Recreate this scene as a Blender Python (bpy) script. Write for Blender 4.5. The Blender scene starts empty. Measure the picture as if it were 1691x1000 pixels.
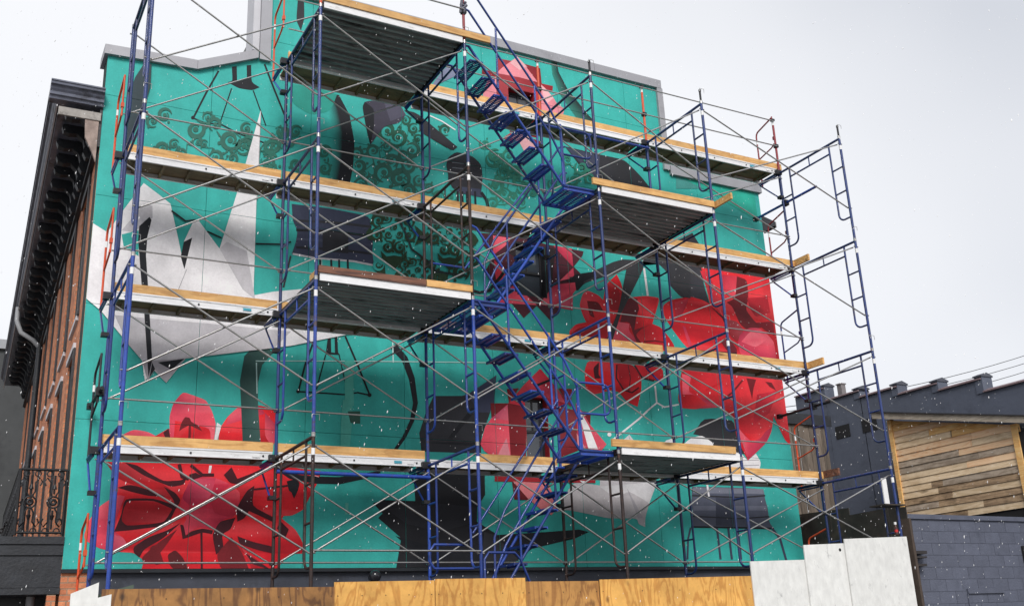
import bpy, bmesh, math, random
from mathutils import Vector, Matrix
from mathutils.geometry import tessellate_polygon
R = math.radians
rnd = random.Random(7)
sc = bpy.context.scene
col = sc.collection

# ------------------------------------------------------------------ camera
CAM = Vector((-1.6208, -11.6041, -0.5158)); YAW, PIT, ROL, FOC = 0.50921, 0.31916, -0.045115, 1720.76
cf = Vector((math.sin(YAW)*math.cos(PIT), math.cos(YAW)*math.cos(PIT), math.sin(PIT)))
cs = Vector((math.cos(YAW), -math.sin(YAW), 0)); cu = cs.cross(cf)
cs, cu = cs*math.cos(ROL)+cu*math.sin(ROL), -cs*math.sin(ROL)+cu*math.cos(ROL)
cam = bpy.data.objects.new('camera', bpy.data.cameras.new('camera')); col.objects.link(cam)
M = Matrix((cs, cu, -cf)).transposed().to_4x4(); M.translation = CAM
cam.matrix_world = M
cam.data.sensor_width = 36; cam.data.lens = FOC/1691*36
cam.data.clip_start = 0.1; cam.data.clip_end = 3000
sc.camera = cam

# ------------------------------------------------------------------ sky, sun, exposure
SUN_EL, SUN_AZ = R(40), R(203)          # azimuth measured from +Y clockwise: behind the camera, left
w = bpy.data.worlds.new('World'); sc.world = w; w.use_nodes = True
nt = w.node_tree; nt.nodes.clear()
out = nt.nodes.new('ShaderNodeOutputWorld')
sky = nt.nodes.new('ShaderNodeTexSky'); sky.sky_type = 'NISHITA'; sky.sun_disc = False
sky.sun_elevation = SUN_EL; sky.sun_rotation = SUN_AZ
b1 = nt.nodes.new('ShaderNodeBackground'); b1.inputs[1].default_value = 0.05
nt.links.new(sky.outputs[0], b1.inputs[0])
tc = nt.nodes.new('ShaderNodeTexCoord')
nz = nt.nodes.new('ShaderNodeTexNoise'); nz.inputs['Scale'].default_value = 1.6; nz.inputs['Detail'].default_value = 3; nz.inputs['Roughness'].default_value = .4
nt.links.new(tc.outputs['Generated'], nz.inputs['Vector'])
cr = nt.nodes.new('ShaderNodeValToRGB')
cr.color_ramp.elements[0].position = .32; cr.color_ramp.elements[0].color = (.66, .685, .74, 1)
cr.color_ramp.elements[1].position = .62; cr.color_ramp.elements[1].color = (.93, .94, .97, 1)
nt.links.new(nz.outputs[0], cr.inputs[0])
b2 = nt.nodes.new('ShaderNodeBackground'); b2.inputs[1].default_value = .56
nt.links.new(cr.outputs[0], b2.inputs[0])
mx = nt.nodes.new('ShaderNodeMixShader'); mx.inputs[0].default_value = .93
nt.links.new(b1.outputs[0], mx.inputs[1]); nt.links.new(b2.outputs[0], mx.inputs[2])
nt.links.new(mx.outputs[0], out.inputs[0])
sun = bpy.data.objects.new('sun', bpy.data.lights.new('sun', 'SUN')); col.objects.link(sun)
sun.data.energy = 1.5; sun.data.angle = R(22); sun.data.color = (1, .97, .93)
sd = Vector((math.sin(SUN_AZ)*math.cos(SUN_EL), math.cos(SUN_AZ)*math.cos(SUN_EL), math.sin(SUN_EL)))
sun.rotation_euler = sd.to_track_quat('Z', 'Y').to_euler()
sc.view_settings.view_transform = 'Standard'; sc.view_settings.look = 'None'
sc.view_settings.exposure = .95; sc.view_settings.gamma = 1; sc.view_settings.use_curve_mapping = False
sc.render.engine = 'CYCLES'

# ------------------------------------------------------------------ helpers
def at(px, py, ax=1, v=2.5):
    """the place on a world plane (x, y or z = v) that a point of the photograph shows"""
    d = cf + cs*((px-845.5)/FOC) - cu*((py-500)/FOC)
    return CAM + d*((v-CAM[ax])/d[ax])

def nodes(name):
    m = bpy.data.materials.new(name); m.use_nodes = True
    n = m.node_tree; b = n.nodes['Principled BSDF']
    return m, n, b

def mat(name, c, rough=.6, metal=0, spread=.15, scale=6, dirt=None, dirt_amt=.0, bump=0, stretch=(1, 1, 1), bscale=None, objvar=0, coat=0):
    m, n, b = nodes(name)
    b.inputs['Roughness'].default_value = rough; b.inputs['Metallic'].default_value = metal
    tcn = n.nodes.new('ShaderNodeTexCoord'); mp = n.nodes.new('ShaderNodeMapping'); mp.inputs['Scale'].default_value = stretch
    n.links.new(tcn.outputs['Object'], mp.inputs[0])
    vec = mp.outputs[0]
    oi = n.nodes.new('ShaderNodeObjectInfo')
    if objvar:
        ad = n.nodes.new('ShaderNodeVectorMath'); ad.operation = 'MULTIPLY_ADD'
        ad.inputs[1].default_value = (1, 1, 1)
        cx = n.nodes.new('ShaderNodeCombineXYZ')
        mm = n.nodes.new('ShaderNodeMath'); mm.operation = 'MULTIPLY'; mm.inputs[1].default_value = 37
        n.links.new(oi.outputs['Random'], mm.inputs[0])
        for k in range(3): n.links.new(mm.outputs[0], cx.inputs[k])
        n.links.new(vec, ad.inputs[0]); n.links.new(cx.outputs[0], ad.inputs[2]); vec = ad.outputs[0]
    t = n.nodes.new('ShaderNodeTexNoise'); t.inputs['Scale'].default_value = scale; t.inputs['Detail'].default_value = 8; t.inputs['Roughness'].default_value = .65
    n.links.new(vec, t.inputs['Vector'])
    r = n.nodes.new('ShaderNodeValToRGB')
    r.color_ramp.elements[0].position = .25; r.color_ramp.elements[1].position = .75
    r.color_ramp.elements[0].color = tuple(x*(1-spread) for x in c)+(1,)
    r.color_ramp.elements[1].color = tuple(min(.85, x*(1+spread)) for x in c)+(1,)
    n.links.new(t.outputs[0], r.inputs[0]); cout = r.outputs[0]
    if dirt:
        t2 = n.nodes.new('ShaderNodeTexNoise'); t2.inputs['Scale'].default_value = scale*.6; t2.inputs['Detail'].default_value = 12; t2.inputs['Roughness'].default_value = .75
        n.links.new(vec, t2.inputs['Vector'])
        r2 = n.nodes.new('ShaderNodeValToRGB'); r2.color_ramp.elements[0].position = .62-.3*dirt_amt; r2.color_ramp.elements[1].position = .72-.2*dirt_amt
        n.links.new(t2.outputs[0], r2.inputs[0])
        x = n.nodes.new('ShaderNodeMix'); x.data_type = 'RGBA'; x.inputs[7].default_value = tuple(dirt)+(1,)
        n.links.new(r2.outputs[0], x.inputs[0]); n.links.new(cout, x.inputs[6]); cout = x.outputs[2]
    if objvar:
        h = n.nodes.new('ShaderNodeHueSaturation')
        mr = n.nodes.new('ShaderNodeMapRange'); mr.inputs[3].default_value = 1-objvar; mr.inputs[4].default_value = 1+objvar
        n.links.new(oi.outputs['Random'], mr.inputs[0]); n.links.new(mr.outputs[0], h.inputs['Value']); n.links.new(cout, h.inputs['Color']); cout = h.outputs[0]
    n.links.new(cout, b.inputs['Base Color'])
    if coat: b.inputs['Coat Weight'].default_value = coat
    if bump:
        t3 = n.nodes.new('ShaderNodeTexNoise'); t3.inputs['Scale'].default_value = bscale or scale*6; t3.inputs['Detail'].default_value = 6
        n.links.new(vec, t3.inputs['Vector'])
        bp = n.nodes.new('ShaderNodeBump'); bp.inputs['Strength'].default_value = bump; bp.inputs['Distance'].default_value = .01
        n.links.new(t3.outputs[0], bp.inputs['Height']); n.links.new(bp.outputs[0], b.inputs['Normal'])
    return m

def wood(name, c1, c2, axis='X', rough=.65, knots=.5, scale=1.0, objvar=.12, dark=(.05, .025, .012), stain=0):
    """plain sawn timber or plywood: long grain bands, knots, small tone change per piece"""
    m, n, b = nodes(name); b.inputs['Roughness'].default_value = rough
    L = n.links.new
    tcn = n.nodes.new('ShaderNodeTexCoord'); mp = n.nodes.new('ShaderNodeMapping')
    s = {'X': (.9, 7, 7), 'Y': (7, .9, 7), 'Z': (7, 7, .9), 'P': (3.4, 3.4, .75)}[axis]; mp.inputs['Scale'].default_value = [v*scale for v in s]
    oi = n.nodes.new('ShaderNodeObjectInfo'); cx = n.nodes.new('ShaderNodeCombineXYZ')
    mm = n.nodes.new('ShaderNodeMath'); mm.operation = 'MULTIPLY'; mm.inputs[1].default_value = 53
    L(oi.outputs['Random'], mm.inputs[0])
    for k in range(3): L(mm.outputs[0], cx.inputs[k])
    L(tcn.outputs['Object'], mp.inputs[0])
    ad = n.nodes.new('ShaderNodeVectorMath'); ad.operation = 'ADD'; L(mp.outputs[0], ad.inputs[0]); L(cx.outputs[0], ad.inputs[1])
    t = n.nodes.new('ShaderNodeTexNoise'); t.inputs['Scale'].default_value = 1.1; t.inputs['Detail'].default_value = 5; t.inputs['Distortion'].default_value = .6
    L(ad.outputs[0], t.inputs['Vector'])
    wv = n.nodes.new('ShaderNodeMath'); wv.operation = 'MULTIPLY'; wv.inputs[1].default_value = 70 if axis == 'P' else 34; L(t.outputs[0], wv.inputs[0])
    sn = n.nodes.new('ShaderNodeMath'); sn.operation = 'SINE'; L(wv.outputs[0], sn.inputs[0])
    mr = n.nodes.new('ShaderNodeMapRange'); mr.inputs[1].default_value = -1; mr.inputs[2].default_value = 1; L(sn.outputs[0], mr.inputs[0])
    r = n.nodes.new('ShaderNodeValToRGB'); r.color_ramp.elements[0].color = tuple(c2)+(1,); r.color_ramp.elements[1].color = tuple(c1)+(1,)
    r.color_ramp.elements[0].position = .0; r.color_ramp.elements[1].position = .55
    L(mr.outputs[0], r.inputs[0]); cout = r.outputs[0]
    v = n.nodes.new('ShaderNodeTexVoronoi'); v.inputs['Scale'].default_value = .55/scale**.2
    mp2 = n.nodes.new('ShaderNodeMapping'); s2 = {'X': (2, 7, 7), 'Y': (7, 2, 7), 'Z': (7, 7, 2), 'P': (7, 7, 5)}[axis]; mp2.inputs['Scale'].default_value = s2
    L(tcn.outputs['Object'], mp2.inputs[0]); ad2 = n.nodes.new('ShaderNodeVectorMath'); ad2.operation = 'ADD'; L(mp2.outputs[0], ad2.inputs[0]); L(cx.outputs[0], ad2.inputs[1])
    L(ad2.outputs[0], v.inputs['Vector'])
    rk = n.nodes.new('ShaderNodeValToRGB'); rk.color_ramp.elements[0].position = .05; rk.color_ramp.elements[1].position = .16
    rk.color_ramp.elements[0].color = (knots,)*3+(1,); rk.color_ramp.elements[1].color = (0, 0, 0, 1); L(v.outputs['Distance'], rk.inputs[0])
    x = n.nodes.new('ShaderNodeMix'); x.data_type = 'RGBA'; x.inputs[7].default_value = tuple(dark)+(1,); L(rk.outputs[0], x.inputs[0]); L(cout, x.inputs[6]); cout = x.outputs[2]
    t2 = n.nodes.new('ShaderNodeTexNoise'); t2.inputs['Scale'].default_value = 2.2; t2.inputs['Detail'].default_value = 10; t2.inputs['Roughness'].default_value = .7
    L(tcn.outputs['Object'], t2.inputs['Vector'])
    r2 = n.nodes.new('ShaderNodeValToRGB'); r2.color_ramp.elements[0].position = .35; r2.color_ramp.elements[1].position = .7
    lo = 1-.35-stain; r2.color_ramp.elements[0].color = (1, 1, 1, 1); r2.color_ramp.elements[1].color = (lo, lo*.95, lo*.9, 1); L(t2.outputs[0], r2.inputs[0])
    x2 = n.nodes.new('ShaderNodeMix'); x2.data_type = 'RGBA'; x2.blend_type = 'MULTIPLY'; x2.inputs[0].default_value = 1; L(cout, x2.inputs[6]); L(r2.outputs[0], x2.inputs[7])
    h = n.nodes.new('ShaderNodeHueSaturation'); mv = n.nodes.new('ShaderNodeMapRange'); mv.inputs[3].default_value = 1-objvar; mv.inputs[4].default_value = 1+objvar
    L(oi.outputs['Random'], mv.inputs[0]); L(mv.outputs[0], h.inputs['Value']); L(x2.outputs[2], h.inputs['Color'])
    L(h.outputs[0], b.inputs['Base Color'])
    bp = n.nodes.new('ShaderNodeBump'); bp.inputs['Strength'].default_value = .25; bp.inputs['Distance'].default_value = .004; L(mr.outputs[0], bp.inputs['Height']); L(bp.outputs[0], b.inputs['Normal'])
    return m

class MB:
    """collects shapes and builds them as one mesh"""
    def __init__(s): s.v = []; s.f = []; s.sm = []
    def add(s, vs, fs, smooth=False):
        o = len(s.v); s.v += [tuple(p) for p in vs]
        for f in fs: s.f.append(tuple(i+o for i in f)); s.sm.append(smooth)
        return s
    def box(s, x0, x1, y0, y1, z0, z1):
        v = [(x, y, z) for z in (z0, z1) for y in (y0, y1) for x in (x0, x1)]
        return s.add(v, [(0, 2, 3, 1), (4, 5, 7, 6), (0, 1, 5, 4), (2, 6, 7, 3), (0, 4, 6, 2), (1, 3, 7, 5)])
    def tube(s, pts, r, n=8, closed=False, r1=None):
        pts = [Vector(p) for p in pts]; k = len(pts); rings = []; up = None
        for i, p in enumerate(pts):
            a = pts[(i-1) % k] if (i or closed) else p; c = pts[(i+1) % k] if (i < k-1 or closed) else p
            t = (c-a).normalized()
            if up is None: up = Vector((0, 0, 1)) if abs(t.z) < .9 else Vector((0, 1, 0))
            b = t.cross(up).normalized(); up = b.cross(t).normalized()
            rr = r if r1 is None else r+(r1-r)*i/(k-1)
            rings.append([p+b*(rr*math.cos(2*math.pi*j/n))+up*(rr*math.sin(2*math.pi*j/n)) for j in range(n)])
        v = [q for g in rings for q in g]; f = []
        for i in range(k if closed else k-1):
            for j in range(n):
                a = i*n+j; b_ = i*n+(j+1) % n; c = ((i+1) % k)*n
                f.append((a, b_, c+(j+1) % n, c+j))
        s.add(v, f, True)
        if not closed:
            s.add(rings[0], [tuple(range(n))[::-1]]); s.add(rings[-1], [tuple(range(n))])
        return s
    def prism(s, pts, d):
        """closed outline pts (3D) pushed along vector d"""
        pts = [Vector(p) for p in pts]; d = Vector(d); n = len(pts)
        tri = tessellate_polygon([pts])
        v = pts+[p+d for p in pts]
        s.add(v, [tuple(t) for t in tri]+[tuple(i+n for i in t)[::-1] for t in tri]+[(i, (i+1) % n, (i+1) % n+n, i+n) for i in range(n)])
        return s
    def mesh(s, name, m):
        me = bpy.data.meshes.new(name); me.from_pydata(s.v, [], s.f)
        me.polygons.foreach_set('use_smooth', s.sm)
        bm = bmesh.new(); bm.from_mesh(me); bmesh.ops.recalc_face_normals(bm, faces=bm.faces); bm.to_mesh(me); bm.free()
        if m: me.materials.append(m)
        return me
    def build(s, name, m, parent=None, loc=None):
        return link(name, s.mesh(name, m), parent, loc)
def link(name, me, parent=None, loc=None, rot=None):
    o = bpy.data.objects.new(name, me); col.objects.link(o)
    if parent: o.parent = parent
    if loc is not None: o.location = loc
    if rot is not None: o.rotation_euler = rot
    return o
def tag(o, label=None, cat=None, group=None, kind=None):
    if label: o['label'] = label
    if cat: o['category'] = cat
    if group: o['group'] = group
    if kind: o['kind'] = kind
    return o
def thing(name, label, cat, loc=(0, 0, 0), group=None, rot=None):
    return tag(link(name, None, None, loc, rot), label, cat, group)
cache = {}
def shared(key, fn, name, m):
    k = (key, m.name if m else '')
    if k not in cache: cache[k] = fn().mesh(name, m)
    return cache[k]
def arc(c, r, a0, a1, n, u=(1, 0, 0), v=(0, 0, 1)):
    c = Vector(c); u = Vector(u); v = Vector(v)
    return [c+u*(r*math.cos(a0+(a1-a0)*i/n))+v*(r*math.sin(a0+(a1-a0)*i/n)) for i in range(n+1)]

# ------------------------------------------------------------------ materials
BLUE = mat('blue_paint', (.010, .042, .25), .42, 0, .35, 9, (.06, .035, .03), .2, .15, objvar=.4, coat=.25)
RUSTY = mat('rusty_black_steel', (.03, .019, .018), .6, .2, .5, 14, (.12, .04, .015), .25, .3)
ORANGE = mat('orange_paint', (.62, .075, .02), .45, 0, .2, 10, (.2, .04, .02), .1, .1)
DARKRED = mat('dark_red_paint', (.25, .02, .03), .5, 0, .2, 10, (.08, .02, .02), .2, .1)
GALV = mat('galvanised_steel', (.42, .41, .40), .3, .9, .25, 25, (.16, .10, .07), .12, .05)
WHITEM = mat('white_sticker', (.75, .75, .75), .5, 0, .1, 60)
ALU = mat('aluminium_rail', (.74, .74, .75), .45, .1, .12, 8, (.42, .40, .38), .18, .05, (1, 4, 4), objvar=.08)
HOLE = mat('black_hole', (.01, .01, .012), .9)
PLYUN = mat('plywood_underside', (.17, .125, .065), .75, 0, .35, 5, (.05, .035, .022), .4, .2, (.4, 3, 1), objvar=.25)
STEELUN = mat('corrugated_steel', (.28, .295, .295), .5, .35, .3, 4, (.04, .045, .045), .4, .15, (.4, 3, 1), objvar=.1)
LUMBER = wood('sawn_lumber', (.78, .46, .17), (.62, .33, .11), 'X', .6, .7, objvar=.14)
LUMBROWN = wood('old_lumber', (.20, .085, .05), (.09, .04, .03), 'X', .7, .5)
BLACKC = mat('black_coupler', (.02, .02, .024), .5, .4, .3, 20)

def paint_mat():
    m, n, b = nodes('mural_paint'); L = n.links.new
    a = n.nodes.new('ShaderNodeVertexColor'); a.layer_name = 'paint'
    tcn = n.nodes.new('ShaderNodeTexCoord')
    t = n.nodes.new('ShaderNodeTexNoise'); t.inputs['Scale'].default_value = 3.2; t.inputs['Detail'].default_value = 10; t.inputs['Roughness'].default_value = .72; L(tcn.outputs['Object'], t.inputs['Vector'])
    r = n.nodes.new('ShaderNodeMapRange'); r.inputs[1].default_value = .3; r.inputs[2].default_value = .7; r.inputs[3].default_value = .87; r.inputs[4].default_value = 1.1; L(t.outputs[0], r.inputs[0])
    mp = n.nodes.new('ShaderNodeMapping'); mp.inputs['Scale'].default_value = (3, 3, .35); L(tcn.outputs['Object'], mp.inputs[0])
    t2 = n.nodes.new('ShaderNodeTexNoise'); t2.inputs['Scale'].default_value = 1.3; t2.inputs['Detail'].default_value = 6; L(mp.outputs[0], t2.inputs['Vector'])
    r2 = n.nodes.new('ShaderNodeMapRange'); r2.inputs[1].default_value = .3; r2.inputs[2].default_value = .7; r2.inputs[3].default_value = .93; r2.inputs[4].default_value = 1.07; L(t2.outputs[0], r2.inputs[0])
    mu = n.nodes.new('ShaderNodeMath'); mu.operation = 'MULTIPLY'; L(r.outputs[0], mu.inputs[0]); L(r2.outputs[0], mu.inputs[1])
    vm = n.nodes.new('ShaderNodeVectorMath'); vm.operation = 'SCALE'; L(a.outputs[0], vm.inputs[0]); L(mu.outputs[0], vm.inputs['Scale'])
    t4 = n.nodes.new('ShaderNodeTexNoise'); t4.inputs['Scale'].default_value = 38; t4.inputs['Detail'].default_value = 4; L(tcn.outputs['Object'], t4.inputs['Vector'])
    r4 = n.nodes.new('ShaderNodeMapRange'); r4.inputs[1].default_value = .3; r4.inputs[2].default_value = .72; r4.inputs[3].default_value = .94; r4.inputs[4].default_value = 1.05; L(t4.outputs[0], r4.inputs[0])
    t5 = n.nodes.new('ShaderNodeTexNoise'); t5.inputs['Scale'].default_value = 1.1; t5.inputs['Detail'].default_value = 3; t5.inputs['Distortion'].default_value = .8; L(tcn.outputs['Object'], t5.inputs['Vector'])
    r5 = n.nodes.new('ShaderNodeMapRange'); r5.inputs[1].default_value = .33; r5.inputs[2].default_value = .67; r5.inputs[3].default_value = .92; r5.inputs[4].default_value = 1.07; L(t5.outputs[0], r5.inputs[0])
    m5 = n.nodes.new('ShaderNodeMath'); m5.operation = 'MULTIPLY'; L(r4.outputs[0], m5.inputs[0]); L(r5.outputs[0], m5.inputs[1])
    v5 = n.nodes.new('ShaderNodeVectorMath'); v5.operation = 'SCALE'; L(vm.outputs[0], v5.inputs[0]); L(m5.outputs[0], v5.inputs['Scale'])
    mn = n.nodes.new('ShaderNodeVectorMath'); mn.operation = 'MINIMUM'; mn.inputs[1].default_value = (.86, .86, .86); L(v5.outputs[0], mn.inputs[0])
    L(mn.outputs[0], b.inputs['Base Color']); b.inputs['Roughness'].default_value = .6; b.inputs['Specular IOR Level'].default_value = .3
    t3 = n.nodes.new('ShaderNodeTexNoise'); t3.inputs['Scale'].default_value = 90; L(tcn.outputs['Object'], t3.inputs['Vector'])
    bp = n.nodes.new('ShaderNodeBump'); bp.inputs['Strength'].default_value = .35; bp.inputs['Distance'].default_value = .004; L(t3.outputs[0], bp.inputs['Height']); L(bp.outputs[0], b.inputs['Normal'])
    return m
PAINT = paint_mat()

# ------------------------------------------------------------------ ground
GZ = -2.12
ASPH = mat('asphalt', (.05, .05, .052), .55, 0, .3, 3, (.03, .03, .032), .3, .4)
CONC = mat('concrete_pavement', (.26, .255, .245), .7, 0, .2, 2, (.16, .155, .15), .3, .3)
MB().box(-600, 600, -600, 900, GZ-.5, GZ-.14).build('ground', mat('dirt', (.09, .075, .06), .9, 0, .3, 2, bump=.5)).update_tag()
tag(bpy.data.objects['ground'], kind='structure')
tag(MB().box(-40, 60, -16, -4.2, GZ-.136, GZ-.13).build('road', ASPH), kind='structure')
tag(MB().box(-40, 60, -4.0, 2.52, GZ-.13, GZ).build('pavement', CONC), kind='structure')
tag(MB().box(-40, 60, -4.2, -4.0, GZ-.13, GZ+.004).build('kerb', CONC), kind='structure')

# ------------------------------------------------------------------ mural building
W = 2.5
TOPZ = [(-.24, 7.9), (1.05, 7.95), (1.97, 8.4), (1.97, 9.68), (9.72, 9.68), (9.72, 7.88), (11.93, 7.88)]
XJ = [-.2, 1.29, 2.82, 4.34, 5.86, 7.38, 8.86, 10.38, 11.93]
ZJ = [.63, 2.5, 4.05, 5.62, 7.17, 8.66, 9.68]
OPEN = [(6.36, 6.9, 7.95, 8.84), (6.36, 6.93, 4.98, 5.9), (6.40, 6.82, 2.2, 3.28)]
mural = thing('mural_building', 'teal painted end wall with huge flower mural behind the scaffold', 'building', (5.8, W, GZ))
MO = Vector((5.8, W, GZ))
TEAL = (.04, .42, .375); G = .003
def clip(poly, ax, v, keep_less):
    outp = []
    for i in range(len(poly)):
        a, b = poly[i-1], poly[i]
        ia = (a[0][ax] <= v) == keep_less or a[0][ax] == v; ib = (b[0][ax] <= v) == keep_less or b[0][ax] == v
        if ia != ib:
            t = (v-a[0][ax])/(b[0][ax]-a[0][ax])
            q = [a[0][k]+(b[0][k]-a[0][k])*t for k in range(2)]; q[ax] = v
            outp.append((q, [a[1][k]+(b[1][k]-a[1][k])*t for k in range(3)]))
        if ib: outp.append(b)
    return outp
def roofz(x):
    p = TOPZ
    for a, b in zip(p, p[1:]):
        if a[0] <= x <= b[0] and b[0] > a[0]: return a[1]+(b[1]-a[1])*(x-a[0])/(b[0]-a[0])
    return 7.9
cells = []          # (panel index, x0,x1,z0,z1) rectangles of wall face, windows left out
pid = 0
for i in range(len(XJ)-1):
    xs = sorted({XJ[i]+G, XJ[i+1]-G} | {x for x in (1.05, 1.97, 9.72) if XJ[i]+G < x < XJ[i+1]-G})
    for j in range(len(ZJ)-1):
        z0, z1 = ZJ[j]+G, ZJ[j+1]-G
        sub = []
        for xa, xb in zip(xs, xs[1:]):
            top = max(roofz(xa+.001), roofz(xb-.001))
            if z0 >= top: continue
            rect = [(xa, xb, z0, min(z1, top))]
            for (wx0, wx1, wz0, wz1) in OPEN:
                nr = []
                for (a, b, c, d) in rect:
                    if wx0 >= b or wx1 <= a or wz0 >= d or wz1 <= c: nr.append((a, b, c, d)); continue
                    if wx0 > a: nr.append((a, wx0, c, d))
                    if wx1 < b: nr.append((wx1, b, c, d))
                    m0, m1 = max(a, wx0), min(b, wx1)
                    if wz0 > c: nr.append((m0, m1, c, wz0))
                    if wz1 < d: nr.append((m0, m1, wz1, d))
                rect = nr
            sub += rect
        if sub:
            cells += [(pid,)+r for r in sub]; pid += 1
def slopeclip(poly):
    """cut off what lies above the sloping parapet between x 1.05 and 1.97 and x<1.05"""
    return poly
class Paint:
    def __init__(s, name): s.name = name; s.v = []; s.f = []; s.c = []; s.k = 0
    def flush(s, pts, cols, layer=None):
        if layer is None: s.k += 1; layer = s.k
        y = -.0008-(.00003 if s.name == 'painted_scrollwork' else .00022)*layer
        for t in tessellate_polygon([[Vector((p[0], p[1], 0)) for p in pts]]):
            tri = [([pts[i][0], pts[i][1]], list(cols[i])) for i in t]
            x0 = min(p[0][0] for p in tri); x1 = max(p[0][0] for p in tri); z0 = min(p[0][1] for p in tri); z1 = max(p[0][1] for p in tri)
            for (_, a, b, c, d) in cells:
                if a >= x1 or b <= x0 or c >= z1 or d <= z0: continue
                q = clip(tri, 0, b, True)
                if len(q) > 2: q = clip(q, 0, a, False)
                if len(q) > 2: q = clip(q, 1, d, True)
                if len(q) > 2: q = clip(q, 1, c, False)
                if len(q) > 2:
                    o = len(s.v); s.v += [(p[0][0]-MO.x, y, p[0][1]-MO.z) for p in q]
                    s.f.append(tuple(range(o, o+len(q)))); s.c += [tuple(p[1])+(1,) for p in q]
    def poly(s, pts, c):
        if s.name in ('painted_flower', 'painted_orb', 'painted_lamp') and len(pts) > 4:
            q = []
            for i in range(len(pts)):
                a, b, d = pts[i-1], pts[i], pts[(i+1) % len(pts)]
                v1 = (b[0]-a[0], b[1]-a[1]); v2 = (d[0]-b[0], d[1]-b[1])
                cosang = (v1[0]*v2[0]+v1[1]*v2[1])/((math.hypot(*v1)*math.hypot(*v2)) or 1)
                if cosang > .15: q += [(b[0]-v1[0]*.25, b[1]-v1[1]*.25), (b[0]-v1[0]*.06+v2[0]*.06, b[1]-v1[1]*.06+v2[1]*.06), (b[0]+v2[0]*.25, b[1]+v2[1]*.25)]
                else: q.append(b)
            pts = q
        P = [at(*p) for p in pts]
        # sprayed tone change inside a shape, heavier in the petals
        red = c[0] > .25 and c[1] < .2
        lo, hi = ((.55, 1.12) if red else (.88, 1.05)) if s.name != 'painted_scrollwork' else (1, 1)
        cs_ = []
        for i in range(len(P)):
            h_ = math.sin(pts[i][0]/19+1.6*math.sin(pts[i][1]/23+len(pts))+len(pts)*1.7)*.5+.5; k_ = lo+(hi-lo)*h_**.7
            cs_.append((min(.86, c[0]*k_), min(.86, c[1]*(k_ if not red else k_*k_)+(.03 if red and h_ > .85 else 0)), min(.86, c[2]*k_+(.035 if red and h_ > .85 else 0))))
        s.flush([(p.x, p.z) for p in P], cs_)
    def strip(s, pts, wd, c, c2=None):
        """a brush line of width wd (photo pixels) along pts; c2 = colour of the left edge"""
        n = len(pts); l = []; r = []
        for i in range(n):
            a = pts[max(0, i-1)]; b = pts[min(n-1, i+1)]; dx, dy = b[0]-a[0], b[1]-a[1]; d = math.hypot(dx, dy) or 1
            ww = (wd[i] if isinstance(wd, (list, tuple)) else wd)/2
            l.append((pts[i][0]-dy/d*ww, pts[i][1]+dx/d*ww)); r.append((pts[i][0]+dy/d*ww, pts[i][1]-dx/d*ww))
        s.k += 1
        for i in range(n-1): s.quad([l[i], l[i+1], r[i+1], r[i]], [c2 or c, c2 or c, c, c], s.k)
    def quad(s, pts, cols, layer=None):
        P = [at(*p) for p in pts]; s.flush([(p.x, p.z) for p in P], cols, layer)
    def disc(s, cx, cy, rx, ry, c, n=20, edge=None):
        if edge:
            s.k += 1
            for i in range(n):
                a, b = 2*math.pi*i/n, 2*math.pi*(i+1)/n
                s.quad([(cx, cy), (cx+rx*math.cos(a), cy+ry*math.sin(a)), (cx+rx*math.cos(b), cy+ry*math.sin(b))], [c, edge, edge], s.k)
        else: s.poly([(cx+rx*math.cos(2*math.pi*i/n), cy+ry*math.sin(2*math.pi*i/n)) for i in range(n)], c)
    def curl(s, cx, cy, r, rot, c, flip=1, turns=1.12):
        n = 16; pts = []; wd = []
        for i in range(n+1):
            t = i/n; a = rot+flip*t*turns*2*math.pi; q = r*(1-.55*t)
            pts.append((cx+q*math.cos(a), cy+q*math.sin(a))); wd.append(r*(.12+.40*math.sin(math.pi*min(1, t*1.1))**.8))
        if c is not TEAL and s.name == 'painted_scrollwork' and r > 6:
            for (ax_, ay_, ar_) in s.__dict__.setdefault('prev', [])[-14:]:
                dd = math.hypot(ax_-cx, ay_-cy)
                if dd < 3.1*(r+ar_)/2+6:
                    ex_, ey_ = (ax_-cx)/dd, (ay_-cy)/dd; k_ = .35*dd*flip
                    s.strip([(cx+ex_*r*.8-ey_*r*.5, cy+ey_*r*.8+ex_*r*.5), ((cx+ax_)/2-ey_*k_*.6, (cy+ay_)/2+ex_*k_*.6), (ax_-ex_*ar_*.8-ey_*ar_*.5, ay_-ey_*ar_*.8+ex_*ar_*.5)], [r*.1, r*.3, r*.1], c)
            s.prev.append((cx, cy, r))
            for t_ in (1.2, 2.6): s.disc(cx+r*1.15*math.cos(rot+t_), cy+r*1.15*math.sin(rot+t_), r*.2, r*.2, c, 7)
        s.strip(pts, wd, c); s.disc(cx, cy, r*.3, r*.3, c, 8)
    def build(s):
        # one object for each separate figure: shapes that touch or nearly touch stay together
        n = len(s.f); par = list(range(n))
        def find(a):
            while par[a] != a: par[a] = par[par[a]]; a = par[a]
            return a
        bb_ = [(min(s.v[i][0] for i in f), max(s.v[i][0] for i in f), min(s.v[i][2] for i in f), max(s.v[i][2] for i in f)) for f in s.f]
        sz = [max(b[1]-b[0], b[3]-b[2]) for b in bb_]
        for i in range(n):
            a = bb_[i]
            for j in range(i+1, n):
                b = bb_[j]; t = .02+.3*max(sz[i], sz[j])
                if b[0]-a[1] < t and a[0]-b[1] < t and b[2]-a[3] < t and a[2]-b[3] < t: par[find(i)] = find(j)
        groups = {}
        for i in range(n): groups.setdefault(find(i), []).append(i)
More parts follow.
